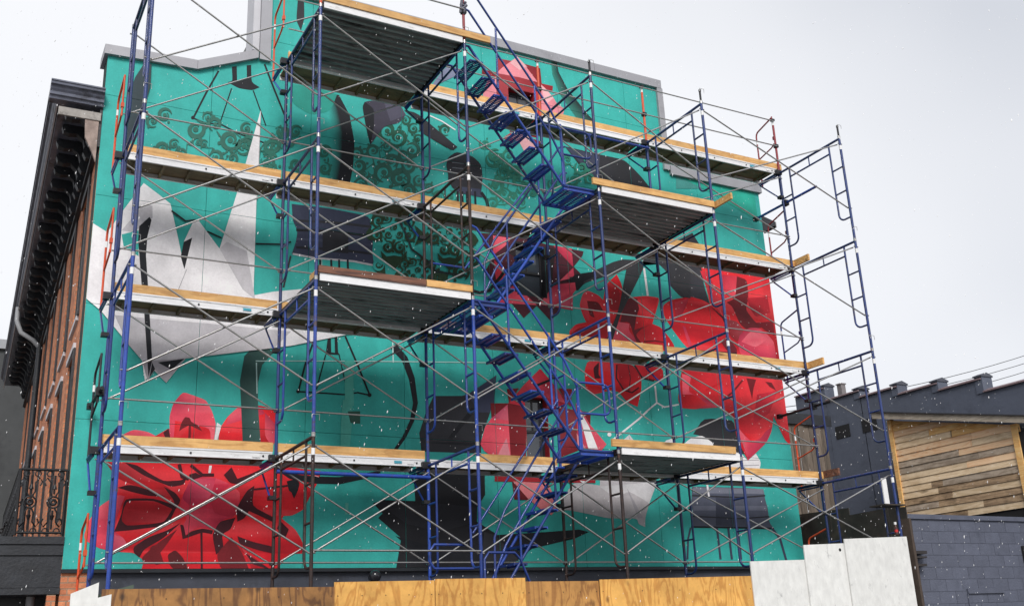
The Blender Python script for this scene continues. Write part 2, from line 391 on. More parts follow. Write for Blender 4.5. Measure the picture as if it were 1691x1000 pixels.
        for g in groups.values():
            v = []; c = []; f = []
            for i in g:
                o = len(v); v += [s.v[q] for q in s.f[i]]; c += [s.c[q] for q in s.f[i]]; f.append(tuple(range(o, len(v))))
            me = bpy.data.meshes.new(s.name); me.from_pydata(v, [], f)
            ca = me.color_attributes.new('paint', 'FLOAT_COLOR', 'POINT')
            ca.data.foreach_set('color', [x for q in c for x in q])
            me.materials.append(PAINT)
            for p in me.polygons:
                if p.normal.y > 0: p.flip()
            link(s.name, me, mural)
def crop(ox, oy, k):
    return lambda *pts: [(ox+p[0]/k, oy+p[1]/k) for p in pts]
A = crop(0, 0, 2.942); B = crop(400, 0, 2.942); C_ = crop(800, 60, 2.942); E_ = crop(0, 330, 2.942); F_ = crop(400, 330, 2.942); G_ = crop(800, 330, 2.942)
I_ = crop(0, 660, 2.942); J_ = crop(400, 660, 2.942); K_ = crop(800, 660, 2.942)
M_ = crop(110, 630, 3.124); N_ = crop(580, 130, 2.777); O_ = crop(1080, 600, 2.942); R_ = crop(1080, 420, 4.168); S_ = crop(940, 400, 3.57)
T_ = crop(780, 590, 3.846); V_ = crop(780, 370, 5.555); Z_ = crop(780, 70, 5)
WHITE = (.80, .78, .80); LGREY = (.55, .53, .56); GREY = (.36, .34, .37); BLK = (.010, .011, .016); CHAR = (.027, .027, .034); NAVY = (.045, .052, .095)
RED = (.82, .016, .026); RED2 = (.58, .009, .018); PKR = (.83, .075, .12); PINK = (.8, .27, .32); PALE = (.8, .42, .45); MAR = (.17, .008, .014); DMAR = (.055, .006, .012)
DGR = (.012, .075, .045); MGR = (.035, .15, .115); OLV = (.02, .05, .022)

# wall panels, each an object of its own with open joints round it
for k in range(pid):
    rs = [c[1:] for c in cells if c[0] == k]
    me = bpy.data.meshes.new('wall_panel'); v = []; f = []
    for (a, b, c, d) in rs:
        o = len(v)
        ta = d if d < roofz(a+.001)-.002 or d > 9 else None
        # slope cut: the two sloping pieces follow the parapet
        da = min(d, roofz(a+.001)); db = min(d, roofz(b-.001))
        for y in (0, .03):
            v += [(a-MO.x, y, c-MO.z), (b-MO.x, y, c-MO.z), (b-MO.x, y, db-MO.z), (a-MO.x, y, da-MO.z)]
        f += [(o, o+1, o+2, o+3), (o, o+4, o+5, o+1), (o+1, o+5, o+6, o+2), (o+2, o+6, o+7, o+3), (o+3, o+7, o+4, o)]
    me.from_pydata(v, [], f); ca = me.color_attributes.new('paint', 'FLOAT_COLOR', 'POINT')
    ca.data.foreach_set('color', [x for _ in v for x in TEAL+(1,)]); me.materials.append(PAINT)
    link('wall_panel', me, mural)

# the solid wall behind the panels, plinth and parapet capping
BACK = mat('dark_joint', (.012, .03, .028), .9)
wb = MB()
y0, y1 = .028, .35
def lw(x): return x-MO.x
def lz(z): return z-MO.z
holes_x = [-.2, 1.05, 1.97, 6.36, 6.93, 9.72, 11.93]
for xa, xb in zip(holes_x, holes_x[1:]):
    if xa == 6.36:
        zz = [.63, 2.2, 3.28, 4.98, 5.9, 7.95, 8.84, 9.68]
        for q in range(0, 8, 2): wb.box(lw(xa), lw(xb), y0, y1, lz(zz[q]), lz(zz[q+1]))
    else:
        a, b = roofz(xa+.001), roofz(xb-.001)
        wb.prism([(lw(xa), y0, lz(.63)), (lw(xb), y0, lz(.63)), (lw(xb), y0, lz(b)), (lw(xa), y0, lz(a))], (0, y1-y0, 0))
wb.build('wall', BACK, mural)
PLINTH = mat('dark_plinth_paint', (.05, .057, .078), .6, 0, .25, 3, (.03, .033, .045), .3, .25)
MB().box(lw(-.18), lw(11.9), .06, .35, 0, lz(.60)).build('plinth', PLINTH, mural)
MB().box(lw(-.2), lw(11.93), -.02, .06, lz(.585), lz(.628)).build('base_trim', mat('dark_metal_flashing', (.03, .034, .04), .4, .5), mural)
BODY = mat('building_side', (.2, .2, .2), .8, 0, .2, 2, bump=.2)
MB().box(lw(.3), lw(11.88), .35, 17, 0, lz(7.8)).build('side_wall', BODY, mural)
MB().box(lw(2.2), lw(9.6), .35, 12, lz(7.8), lz(9.6)).build('upper_storey', BODY, mural)
CAPM = mat('grey_coping_metal', (.33, .33, .355), .5, .25, .12, 2, (.25, .25, .27), .2, .03)
CAPL = mat('light_coping_metal', (.5, .5, .53), .5, .25, .1, 2)
def cap(pts, hgt, m=CAPM, name='coping'):
    """a metal coping along the wall top between two points (x, z)"""
    (xa, za), (xb, zb) = pts
    return MB().prism([(lw(xa), -.06, lz(za)-hgt), (lw(xb), -.06, lz(zb)-hgt), (lw(xb), -.06, lz(zb)+.02), (lw(xa), -.06, lz(za)+.02)], (0, .48, 0)).build(name, m, mural)
cap([(-.25, 7.92), (1.046, 7.98)], .13); cap([(1.05, 7.98), (1.95, 8.40)], .13)
xc = [1.97, 3.4, 6.1, 8.2, 9.73]
for a, b in zip(xc, xc[1:]): cap([(a, 9.72), (b-.006, 9.72)], .15)
MB().box(lw(9.62), lw(9.75), -.055, .4, lz(7.85), lz(9.57)).build('coping', CAPM, mural)
MB().box(lw(1.97), lw(2.14), -.055, .4, lz(8.26), lz(9.57)).build('coping', CAPM, mural)
MB().box(lw(1.86), lw(1.965), -.02, .4, lz(8.42), lz(9.74)).build('coping', CAPL, mural)
cap([(9.76, 7.93), (11.97, 7.93)], .16)

# windows in the mural wall
GLASS = mat('window_glass', (.05, .06, .075), .08, 0, .1, 2); GLASS.node_tree.nodes['Principled BSDF'].inputs['Specular IOR Level'].default_value = .8
FRM = mat('black_window_frame', (.02, .02, .024), .5)
REVR = mat('red_reveal_paint', (.3, .01, .018), .6, 0, .15, 4)
for wi, (a, b, c, d) in enumerate(OPEN):
    fr = MB()
    for q in ((a, a+.04, c, d), (b-.04, b, c, d), (a, b, c, c+.05), (a, b, d-.05, d)): fr.box(lw(q[0]), lw(q[1]), .13, .17, lz(q[2]), lz(q[3]))
    mid = (c+d)/2; fr.box(lw(a), lw(b), .125, .17, lz(mid-.02), lz(mid+.02)); fr.box(lw((a+b)/2-.012), lw((a+b)/2+.012), .135, .165, lz(mid), lz(d))
    wo = fr.build('window', FRM, mural)
    MB().box(lw(a+.02), lw(b-.02), .15, .156, lz(c+.02), lz(mid-.01)).build('pane', GLASS, wo)
    MB().box(lw(a+.02), lw(b-.02), .15, .156, lz(mid+.01), lz(d-.02)).build('pane', GLASS, wo)
    rv = MB()
    rv.box(lw(a-.002), lw(a+.012), .002, .3, lz(c), lz(d)).box(lw(b-.012), lw(b+.002), .002, .3, lz(c), lz(d)).box(lw(a), lw(b), .002, .3, lz(d-.012), lz(d+.002)).box(lw(a), lw(b), .002, .3, lz(c-.002), lz(c+.012))
    rv.build('reveal', REVR if wi != 1 else FRM, wo)
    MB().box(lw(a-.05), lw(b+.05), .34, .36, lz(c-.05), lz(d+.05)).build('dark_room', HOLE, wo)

# ---- painted flower, lower left
p = Paint('painted_flower')
p.poly(M_((600, 52), (660, 72), (720, 95), (750, 150), (770, 215), (765, 270), (755, 325), (545, 318), (532, 250), (530, 180), (550, 110)), PKR)
p.poly(M_((560, 200), (640, 215), (740, 240), (745, 322), (550, 318)), RED)
p.poly(M_((580, 255), (590, 215), (610, 180), (635, 185), (642, 205), (680, 225), (700, 255), (642, 228), (640, 318), (626, 318), (630, 225), (600, 240)), MAR)
p.poly(M_((790, 240), (830, 180), (890, 125), (1000, 120), (1085, 150), (1080, 290), (1060, 335), (780, 325)), RED)
p.poly(M_((890, 125), (1000, 122), (1022, 165), (822, 222), (832, 182)), PKR)
p.poly(M_((1024, 160), (1085, 228), (1078, 300), (1062, 335), (1022, 280)), (.78, .09, .13))
p.strip(M_((910, 205), (940, 270), (990, 330)), 1.2, PALE)
p.poly(M_((275, 280), (345, 245), (420, 258), (480, 290), (530, 240), (545, 318), (290, 308)), PKR)
p.poly(M_((440, 290), (525, 240), (545, 318), (450, 314)), RED2)
p.poly(M_((498, 262), (526, 240), (540, 317), (520, 316)), DMAR)
p.poly(M_((200, 412), (600, 420), (1120, 435), (1312, 460), (1300, 510), (1250, 600), (1220, 660), (1160, 690), (1120, 690), (1110, 705), (1180, 760), (1220, 830), (1215, 885), (1150, 885), (1110, 930), (1060, 1000), (375, 1000), (400, 920), (345, 880), (290, 878), (170, 860), (85, 810), (110, 720), (170, 640), (265, 580), (262, 500)), RED)
p.poly(M_((85, 810), (110, 720), (170, 640), (265, 580), (300, 590), (265, 680), (245, 770), (300, 810), (290, 870), (170, 860)), PKR)
p.poly(M_((200, 414), (300, 418), (420, 480), (520, 540), (580, 600), (520, 600), (420, 560), (262, 500)), RED2)
p.poly(M_((300, 416), (365, 430), (425, 470), (500, 512), (590, 508), (622, 488), (604, 530), (540, 542), (470, 515), (400, 484), (330, 440)), DMAR)
p.poly(M_((262, 545), (330, 528), (440, 562), (510, 592), (420, 588), (330, 566)), DMAR)
p.poly(M_((500, 540), (560, 570), (590, 610), (560, 660), (530, 690), (560, 620)), DMAR)
p.poly(M_((300, 600), (450, 600), (570, 640), (545, 690), (520, 745), (440, 750), (330, 765), (245, 772), (280, 690)), DMAR)
p.poly(M_((315, 612), (450, 612), (545, 655), (505, 722), (430, 733), (310, 742), (282, 715), (295, 650)), RED2)
p.poly(M_((345, 850), (420, 800), (520, 765), (590, 725), (500, 805), (400, 862), (375, 905), (345, 880)), DMAR)
p.poly(M_((385, 905), (470, 830), (570, 760), (500, 860), (440, 930), (400, 940)), MAR)
p.poly(M_((640, 500), (690, 488), (770, 495), (850, 530), (895, 570), (890, 640), (860, 700), (810, 708), (760, 762), (690, 748), (640, 768), (612, 792), (600, 740), (622, 700), (580, 660), (592, 600)), (.7, .03, .07))
p.poly(M_((640, 500), (770, 495), (740, 600), (640, 640), (592, 600)), (.6, .035, .085))
p.poly(M_((740, 600), (850, 530), (895, 570), (890, 640), (860, 700), (760, 680)), (.74, .04, .07))
p.poly(M_((585, 735), (603, 738), (614, 792), (642, 770), (700, 755), (755, 765), (750, 785), (700, 775), (630, 800), (598, 810)), DMAR)
p.strip(M_((695, 775), (697, 975)), 3.5, DMAR)
p.poly(M_((430, 850), (470, 835), (490, 900), (500, 930), (462, 945), (428, 915)), MAR)
p.poly(M_((520, 890), (560, 865), (600, 905), (630, 975), (560, 975), (528, 940)), (.11, .008, .012))
p.poly(M_((750, 785), (790, 718), (870, 700), (845, 760), (800, 785), (810, 860), (770, 890)), DMAR)
p.poly(M_((770, 890), (850, 800), (905, 880), (945, 975), (800, 975)), MAR)
p.poly(M_((880, 795), (960, 825), (1070, 850), (1070, 885), (990, 868), (890, 835)), DMAR)
p.poly(M_((900, 850), (1000, 930), (1060, 972), (960, 975)), RED2)
p.poly(M_((920, 880), (1010, 940), (1060, 972), (960, 940)), DMAR)
p.poly(M_((875, 650), (930, 560), (968, 535), (955, 640), (1070, 700), (1060, 720), (940, 665), (915, 705), (880, 720)), DMAR)
p.poly(M_((1135, 512), (1180, 500), (1202, 520), (1192, 560), (1172, 602), (1160, 570), (1145, 560)), BLK)
p.strip(M_((960, 555), (1140, 535)), 3, DMAR)
p.poly(M_((630, 478), (665, 468), (700, 488), (640, 508)), DMAR)
p.strip(M_((580, 425), (595, 490), (630, 500)), 6, DMAR); p.strip(M_((640, 430), (700, 480), (760, 480)), 5, DMAR)
p.poly(M_((810, 480), (850, 440), (880, 500), (960, 470), (1040, 430), (960, 500), (900, 530), (840, 520)), DMAR)
p.poly(M_((1100, 715), (1145, 760), (1125, 810), (1085, 755)), DMAR)
p.strip(M_((1105, 462), (1220, 470), (1300, 490)), 1.5, PALE)
p.poly(M_((775, 210), (798, 226), (770, 325), (757, 325)), WHITE); p.poly(M_((735, 432), (749, 432), (742, 470), (730, 470)), WHITE)
p.poly(M_((245, 790), (290, 800), (320, 850), (270, 875), (240, 870)), (.8, .13, .18))
p.build()

# ---- pale crystal, left
p = Paint('painted_crystal'); p.k = 75
wl = [(140, 367), (149.6, 367), (177, 384), (200, 352), (237, 303), (262, 322), (281, 337), (294, 395), (304, 444), (299, 423), (303, 400), (320, 364), (327, 364), (362, 411), (387, 332), (404, 275), (430, 183), (427, 282), (423, 330), (418, 488), (450, 482), (505, 477), (570, 500), (640, 545), (570, 553), (480, 571), (380, 583), (306, 592), (274, 632), (252, 602), (252, 612), (239, 629), (234, 595), (211, 568), (167, 514), (130, 483)]
p.poly(wl, WHITE)
p.poly(E_((700, 20), (740, 30), (740, 90), (690, 130), (640, 160), (590, 150)), LGREY)
p.poly([(374, 400), (407, 415), (421, 495), (400, 478), (362, 411)], LGREY)
p.poly(E_((555, 560), (700, 575), (1000, 600), (1412, 640), (1330, 720), (1100, 745), (900, 770), (805, 888), (740, 820), (715, 878), (690, 780), (620, 700)), LGREY)
p.poly(E_((690, 780), (760, 780), (900, 770), (805, 888), (752, 825), (715, 878)), GREY)
p.poly(E_((590, 170), (672, 150), (672, 275), (600, 230)), TEAL)
p.poly(E_((725, 85), (735, 100), (715, 180), (708, 270), (720, 450), (738, 780), (720, 862), (700, 560), (688, 430), (670, 200), (675, 130)), BLK)
p.poly([(303, 400), (317, 393), (304, 445), (298, 424)], BLK)
p.poly(E_((765, 790), (895, 772), (832, 826)), BLK); p.poly(E_((725, 862), (752, 822), (738, 790)), BLK)
p.strip(E_((832, 55), (900, 105), (950, 100)), 3, BLK); p.strip(E_((1005, 155), (1075, 187)), 2.6, BLK)
p.strip(E_((905, 340), (860, 450)), 1, GREY); p.strip([(430, 185), (424, 330)], 1, LGREY)
p.strip(E_((1240, 215), (1380, 218), (1412, 205)), 2.6, BLK)
p.poly(A((655, 380), (700, 310), (735, 315), (730, 420), (690, 560), (610, 720), (600, 600), (620, 480)), (.03, .05, .06))
p.build()

# ---- hanging lamps and cables, upper left
p = Paint('painted_lamp')
p.poly(A((1105, 400), (1130, 394), (1126, 325), (1150, 322), (1152, 392), (1200, 385), (1198, 318), (1220, 316), (1222, 400), (1262, 425), (1225, 440), (1160, 430)), BLK)
p.strip(A((1062, 345), (1000, 455), (940, 572)), 3.2, BLK); p.disc(318.5, 194.5, 3.2, 3.2, BLK, 10)
p.strip(A((1125, 430), (1068, 600)), 2, BLK); p.strip(A((1230, 440), (1292, 612)), 2, BLK); p.strip(A((1285, 312), (1330, 430), (1385, 565)), 3, BLK)
p.strip(A((940, 575), (1000, 600), (1068, 602), (1160, 650), (1300, 700)), 2.4, BLK)
# bulb with cap, middle left (navy ribs)
p.poly(F_((240, 20), (420, 40), (620, 80), (625, 140), (635, 200), (632, 250), (640, 315), (540, 295), (350, 282), (240, 262), (262, 200), (268, 150), (245, 100)), NAVY)
for y, c in ((95, CHAR), (140, BLK), (185, (.07, .078, .13)), (225, CHAR)):
    p.poly(F_((262, y), (440, y+8), (628, y+30), (628, y+42), (440, y+20), (262, y+12)), c)
p.poly(F_((390, 150), (515, 165), (515, 260), (390, 250)), CHAR)
p.strip(F_((245, 262), (350, 282), (540, 298), (640, 318)), 3, LGREY)
for x in (378, 432, 470, 512): p.strip(F_((x, 290), (x+2, 375)), 3.4, BLK)
p.strip(F_((235, 272), (200, 425)), 3, CHAR); p.strip(F_((640, 325), (665, 355), (685, 400)), 4, BLK)
# small hanging triangle lamp
p.poly(F_((415, 668), (430, 665), (432, 740), (450, 742), (448, 665), (462, 665), (465, 742), (475, 752), (405, 748)), BLK)
p.strip(F_((500, 662), (560, 800), (618, 945)), 3, BLK); p.strip(F_((345, 690), (305, 800), (272, 930)), 3, BLK)
p.strip(F_((270, 930), (400, 938), (500, 945), (560, 935), (618, 948)), 2.5, BLK); p.strip(F_((405, 750), (360, 920)), 2, BLK); p.strip(F_((470, 752), (510, 935)), 1.6, BLK)
p.disc(610, 652, 3.4, 3.4, BLK, 10); p.disc(492, 646, 3, 3, BLK, 10)
# thin white lines and wet run
p.strip(F_((65, 782), (400, 782), (800, 785), (1200, 790)), 1.6, (.4, .6, .58)); p.strip(F_((730, 690), (733, 790)), 2, (.5, .7, .68))
p.strip(F_((520, 780), (518, 870), (520, 1000)), [16, 14, 15], (.09, .46, .38)); p.strip(J_((512, 0), (505, 120), (498, 250)), [16, 18, 15], (.09, .46, .38))
p.strip(J_((508, 500), (506, 555)), 5, (.12, .48, .4)); p.strip(E_((1245, 790), (1248, 940)), 2, (.4, .6, .58))
p.poly(J_((512, 55), (572, 55), (572, 115), (525, 112)), (.03, .1, .075))
p.build()

# ---- big round outlines
p = Paint('painted_orb')
l = B((400, 450), (410, 520), (430, 600), (430, 720), (405, 880)); r = B((470, 462), (522, 560), (545, 690), (540, 800), (520, 905))
for i in range(4):
    p.quad([l[i], l[i+1], ((l[i+1][0]*.5+r[i+1][0]*.5), (l[i+1][1]+r[i+1][1])/2), ((l[i][0]+r[i][0])/2, (l[i][1]+r[i][1])/2)], [TEAL, TEAL, BLK, BLK])
    p.quad([((l[i][0]+r[i][0])/2, (l[i][1]+r[i][1])/2), ((l[i+1][0]+r[i+1][0])/2, (l[i+1][1]+r[i+1][1])/2), r[i+1], r[i]], [BLK]*4)
p.poly(B((240, 410), (340, 420), (460, 460), (430, 540), (330, 560), (240, 500)), (.02, .30, .24))
p.poly(B((270, 0), (300, 0), (302, 90), (285, 150), (262, 100)), CHAR)
p.strip([(440, 572), (418, 595), (411, 630), (412, 668), (416, 740)], [30, 33, 30, 28, 30], (.04, .1, .09), (.02, .06, .055))
p.strip([(450, 768), (480, 786), (520, 792), (560, 793), (600, 786), (628, 778)], [5, 9, 12, 12, 9, 4], BLK)
p.strip([(650, 572), (668, 592), (680, 625), (686, 665), (680, 695), (667, 722), (650, 746)], [12, 11, 10, 8, 7, 6, 5], BLK)
p.strip(C_((336, 120), (345, 180), (385, 270), (430, 330), (475, 390), (520, 440)), [9, 11, 15, 17, 18, 19], BLK, (.03, .2, .16))
# dark facets, upper right
p.poly(C_((390, 535), (560, 575), (680, 600), (760, 680), (835, 775), (700, 770), (545, 720), (480, 650)), CHAR)
p.poly(C_((395, 540), (560, 582), (550, 700), (470, 620)), NAVY); p.poly(C_((600, 600), (690, 610), (720, 700), (640, 690)), (.025, .025, .03))
p.poly(C_((930, 640), (1000, 600), (1060, 640), (1055, 740), (930, 740)), (.06, .28, .26))
p.poly(C_((860, 640), (1000, 620), (1300, 700), (1330, 900), (1100, 760)), (.02, .4, .3))
p.poly(B((583, 520), (595, 495), (640, 488), (770, 515), (795, 560), (760, 600), (690, 612), (622, 705), (605, 640)), (.05, .045, .07))
p.poly(B((583, 520), (595, 495), (640, 530), (640, 620), (622, 705), (605, 640)), BLK); p.poly(B((690, 505), (770, 515), (795, 560), (720, 590)), (.085, .08, .12))
p.poly(B((785, 535), (850, 550), (1045, 715), (1020, 735), (860, 640), (860, 600)), CHAR)
p.strip(B((905, 560), (970, 590), (1035, 632)), 2, WHITE)
p.poly(B((985, 330), (1010, 325), (1090, 345), (920, 425), (930, 400)), (.2, .22, .33))
p.poly(B((1040, 738), (1000, 765), (990, 800), (1000, 850), (1000, 880), (1030, 925), (1160, 935), (1168, 860), (1160, 800), (1120, 760)), (.03, .03, .038))
for y in (790, 815, 840, 865): p.strip(B((1020, y), (1075, y+6)), 1.4, (.16, .17, .2))
p.poly(B((1040, 905), (1160, 920), (1165, 960), (1040, 935)), NAVY)
for x in (1045, 1068, 1090, 1130): p.strip(B((x, 930), (x+3, 1010)), 3.4, BLK)
p.strip(B((1160, 935), (1185, 970), (1195, 1010)), 5, BLK)
p.build()

# ---- scroll ornament
p = Paint('painted_scrollwork')
rr = random.Random(3)
for (x, y, r) in ((165, 240, 40), (215, 270, 40), (280, 330, 36), (265, 400, 32), (150, 430, 45), (222, 458, 48), (35, 400, 35), (28, 345, 30), (100, 330, 30), (285, 230, 25), (250, 192, 22), (430, 235, 28), (385, 265, 18), (40, 488, 30), (262, 512, 34), (92, 475, 30), (165, 310, 26), (240, 350, 28), (60, 440, 22), (305, 275, 20), (185, 375, 30), (310, 470, 26), (355, 500, 24)):
    q = N_((x, y))[0]; p.curl(q[0], q[1], r/2.777, rr.random()*6.28, (.018, .10, .065) if y < 300 else MGR, rr.choice((1, -1)))
for (x, y, r) in ((655, 370, 38), (700, 430, 32), (660, 500, 36), (700, 530, 30), (745, 420, 34), (745, 545, 32), (460, 545, 32), (610, 300, 24), (720, 350, 26), (790, 500, 30), (780, 570, 26), (650, 570, 26), (400, 540, 26)):
    q = N_((x, y))[0]; p.curl(q[0], q[1], r/2.777, rr.random()*6.28, (.028, .2, .14), rr.choice((1, -1)))
for (x, y, r) in ((950, 630, 46), (1118, 682, 48), (1185, 712, 42), (1325, 702, 42), (1050, 765, 34), (960, 690, 28), (790, 722, 36), (845, 700, 24), (880, 745, 26), (740, 590, 30), (800, 560, 34), (1045, 605, 34), (1195, 625, 28), (1130, 770, 26), (1300, 790, 34), (1380, 640, 30), (1010, 570, 26), (990, 700, 20)):
    q = A((x, y))[0]; p.curl(q[0], q[1], r/2.942, rr.random()*6.28, MGR, rr.choice((1, -1)))
for (x, y, r) in ((140, 720, 38), (30, 700, 36), (140, 815, 36), (260, 800, 30), (400, 740, 34), (60, 780, 22), (230, 690, 26), (400, 820, 30), (180, 640, 24), (260, 640, 30)):
    q = B((x, y))[0]; p.curl(q[0], q[1], r/2.942, rr.random()*6.28, (.025, .16, .12), rr.choice((1, -1)))
for (x, y, r) in ((470, 640, 34), (430, 700, 28), (510, 690, 26), (60, 720, 34), (50, 580, 32), (110, 640, 28), (400, 600, 24), (160, 700, 26), (230, 760, 30), (330, 720, 24)):
    q = C_((x, y))[0]; p.curl(q[0], q[1], r/2.942, rr.random()*6.28, (.028, .2, .14), rr.choice((1, -1)))
def ornament(cx, cy, s, bottom=True):
    """dark ogee with teal scrolls, four fold"""
    q = lambda *pts: [(cx+a*s, cy+b*s) for a, b in pts]
    for (a, b, r, f, ro) in ((-26, -22, 11, 1, 1.5), (-11, -26, 8, -1, 1.5), (11, -26, 8, 1, 1.5), (24, -20, 10, -1, 1.5), (-28, 2, 11, -1, 4.6), (26, 4, 10, 1, 4.6), (-10, 22, 10, 1, 4.4), (10, 23, 10, -1, 4.9), (-9, 2, 6, 1, 0), (9, 2, 6, -1, 3.1), (0, -10, 6, 1, 2)):
        p.curl(cx+a*s, cy+b*s, r*s, ro, OLV, f, 1.15)
    p.poly(q((34, -14), (46, -4), (52, 6), (46, 14), (34, 20), (40, 6)), OLV); p.poly(q((-40, -10), (-34, -2), (-38, 12), (-30, 18), (-44, 8), (-46, -2)), OLV)
    if bottom: p.poly(q((-22, 28), (-12, 38), (0, 36), (12, 38), (22, 28), (20, 40), (10, 50), (0, 60), (-10, 50), (-20, 40)), OLV)
    for (a, b) in ((0, 12), (-18, -8), (18, -8), (0, 44)): p.disc(cx+a*s, cy+b*s, 3*s, 3*s, OLV, 7)
ornament(650, 386, 1.0); ornament(742, 392, .92); ornament(690, 455, .85, False)
p.poly(F_((640, 300), (690, 320), (695, 365), (650, 350), (635, 330)), OLV); p.curl(624, 438, 9, 0, TEAL); p.curl(760, 450, 14, 1, OLV, -1); p.curl(780, 430, 11, 3, OLV); p.curl(725, 460, 13, 2, OLV, -1)
p.strip(F_((1090, 370), (940, 350), (900, 300), (820, 240), (800, 180), (740, 60)), 3.5, (.015, .03, .03)); p.strip(F_((1000, 410), (1150, 450), (1210, 440)), 4, BLK)
p.build()

# ---- crystals round the three windows
p = Paint('painted_window_crystal')
FR = (.32, .012, .02)
p.poly(Z_((195, 130), (380, 165), (560, 215), (600, 620), (200, 520)), FR)
p.poly(Z_((80, 222), (195, 248), (195, 288), (80, 262)), FR); p.poly(Z_((570, 340), (665, 362), (662, 402), (572, 384)), FR)
p.poly(Z_((372, 118), (410, 160), (540, 330), (390, 290), (200, 255), (240, 215)), PINK); p.poly(Z_((372, 118), (410, 160), (450, 200), (390, 230), (310, 170)), PALE)
p.poly(Z_((130, 300), (195, 285), (200, 500), (80, 470), (100, 380)), PINK); p.poly(Z_((20, 370), (45, 372), (35, 395)), PINK)
p.poly(Z_((568, 350), (620, 400), (670, 460), (700, 510), (762, 550), (740, 625), (570, 590)), PINK); p.poly(Z_((568, 350), (620, 400), (670, 460), (600, 520)), PALE)
p.poly(Z_((500, 380), (560, 370), (562, 600), (480, 560)), (.5, .015, .025))
p.poly(Z_((250, 790), (320, 745), (340, 820), (330, 830)), (.4, .02, .03)); p.poly(Z_((300, 770), (400, 755), (550, 815), (540, 860), (430, 905), (390, 830)), PALE); p.poly(Z_((480, 790), (570, 820), (575, 870), (540, 870)), FR)
# middle window
p.poly(V_((80, 80), (380, 110), (700, 190), (1020, 250), (1010, 290), (930, 390), (1000, 460), (950, 600), (920, 640), (720, 890), (590, 750), (470, 862), (370, 740), (200, 590), (110, 440), (200, 290), (100, 200)), (.07, .012, .022))
p.poly(V_((385, 150), (760, 230), (720, 640), (650, 680), (560, 640), (385, 610), (385, 300), (300, 250)), (.02, .01, .012))
p.poly(V_((190, 105), (360, 130), (300, 200), (190, 285)), PKR); p.poly(V_((740, 195), (910, 225), (925, 395), (780, 240)), PKR); p.poly(V_((925, 400), (935, 490), (800, 520)), PKR)
p.poly(V_((200, 330), (285, 420), (320, 480), (220, 540), (205, 430)), (.7, .03, .06)); p.poly(V_((320, 600), (385, 555), (392, 620), (480, 640), (590, 742), (230, 722)), PKR)
p.poly(V_((610, 735), (740, 570), (800, 550), (940, 535), (950, 600), (920, 640), (920, 792), (720, 752)), PKR); p.poly(V_((770, 740), (920, 640), (920, 792)), (.8, .14, .19))
p.poly(V_((810, 532), (940, 492), (1000, 452), (1115, 435), (1115, 485), (1010, 530), (960, 592), (950, 512)), BLK); p.strip(V_((150, 610), (260, 480), (300, 420)), 5, BLK)
# lower window
p.poly(T_((430, 70), (490, 140), (540, 200), (605, 290), (590, 322), (350, 312), (225, 292), (330, 170)), (.75, .035, .06)); p.poly(T_((360, 170), (540, 200), (590, 290), (420, 240)), PKR)
p.strip(T_((395, 183), (500, 140)), 4, BLK)
p.poly(T_((115, 290), (225, 290), (350, 312), (340, 340), (340, 640), (240, 632), (230, 430), (120, 380)), (.2, .008, .014)); p.poly(T_((218, 200), (295, 195), (232, 290)), FR)
p.poly(T_((545, 195), (632, 200), (625, 315), (600, 290)), FR); p.poly(T_((545, 315), (750, 350), (748, 425), (665, 400), (672, 590), (545, 640)), (.26, .01, .018))
p.poly(T_((340, 312), (560, 318), (560, 345), (340, 340)), (.2, .008, .014))
p.poly(T_((222, 298), (120, 385), (80, 440), (50, 550), (75, 592), (130, 632), (242, 632), (230, 430)), PKR); p.poly(T_((215, 510), (242, 632), (155, 630)), PINK); p.poly(T_((222, 298), (120, 385), (228, 400)), (.8, .14, .2))
p.poly(T_((655, 290), (700, 350), (745, 425), (850, 550), (820, 588), (668, 572)), (.78, .1, .14)); p.poly(T_((656, 288), (740, 440), (797, 582), (735, 578), (690, 410)), WHITE); p.poly(T_((660, 480), (720, 578), (668, 572)), (.8, .3, .34))
p.poly(T_((140, 740), (780, 775), (780, 796), (140, 785)), FR); p.poly(T_((250, 785), (365, 905), (265, 900)), (.12, .008, .012)); p.poly(T_((255, 785), (480, 798), (545, 945), (500, 1000), (430, 960), (352, 895)), (.7, .2, .22))
p.poly(T_((680, 780), (720, 785), (700, 800)), WHITE)
p.build()

# ---- black figure in the middle
p = Paint('painted_black_figure')
p.poly(F_((930, 1010), (960, 985), (1100, 940), (1235, 850), (1222, 1010)), NAVY)
p.poly(J_((870, 250), (860, 160), (892, 60), (930, -20), (1225, -20), (1205, 60), (1162, 180), (1160, 260)), CHAR)
p.poly(J_((1100, -20), (1225, -20), (1205, 60), (1150, 60)), NAVY)
p.poly(J_((1115, 35), (1000, 185), (1020, 190), (1135, 50)), BLK); p.poly(J_((865, 205), (1160, 205), (1160, 225), (1000, 215)), BLK)
p.poly(J_((850, 355), (1178, 360), (1180, 460), (1142, 520), (1140, 590), (1235, 650), (1330, 810), (745, 830), (772, 670), (660, 572), (682, 550), (635, 500), (690, 485), (840, 490), (835, 400)), (.014, .014, .018))
p.poly(J_((940, 500), (1140, 520), (1140, 590), (960, 640), (800, 600), (700, 530)), (.022, .022, .028)); p.poly(J_((745, 660), (960, 720), (1140, 700), (1235, 655), (1260, 700), (1330, 810), (900, 815), (860, 760)), BLK)
p.poly(K_((-60, 640), (50, 655), (300, 640), (460, 628), (508, 640), (440, 672), (230, 722), (130, 800), (-20, 840)), BLK); p.poly(K_((0, 640), (50, 655), (170, 780), (-20, 790)), (.03, .03, .036))
p.build()

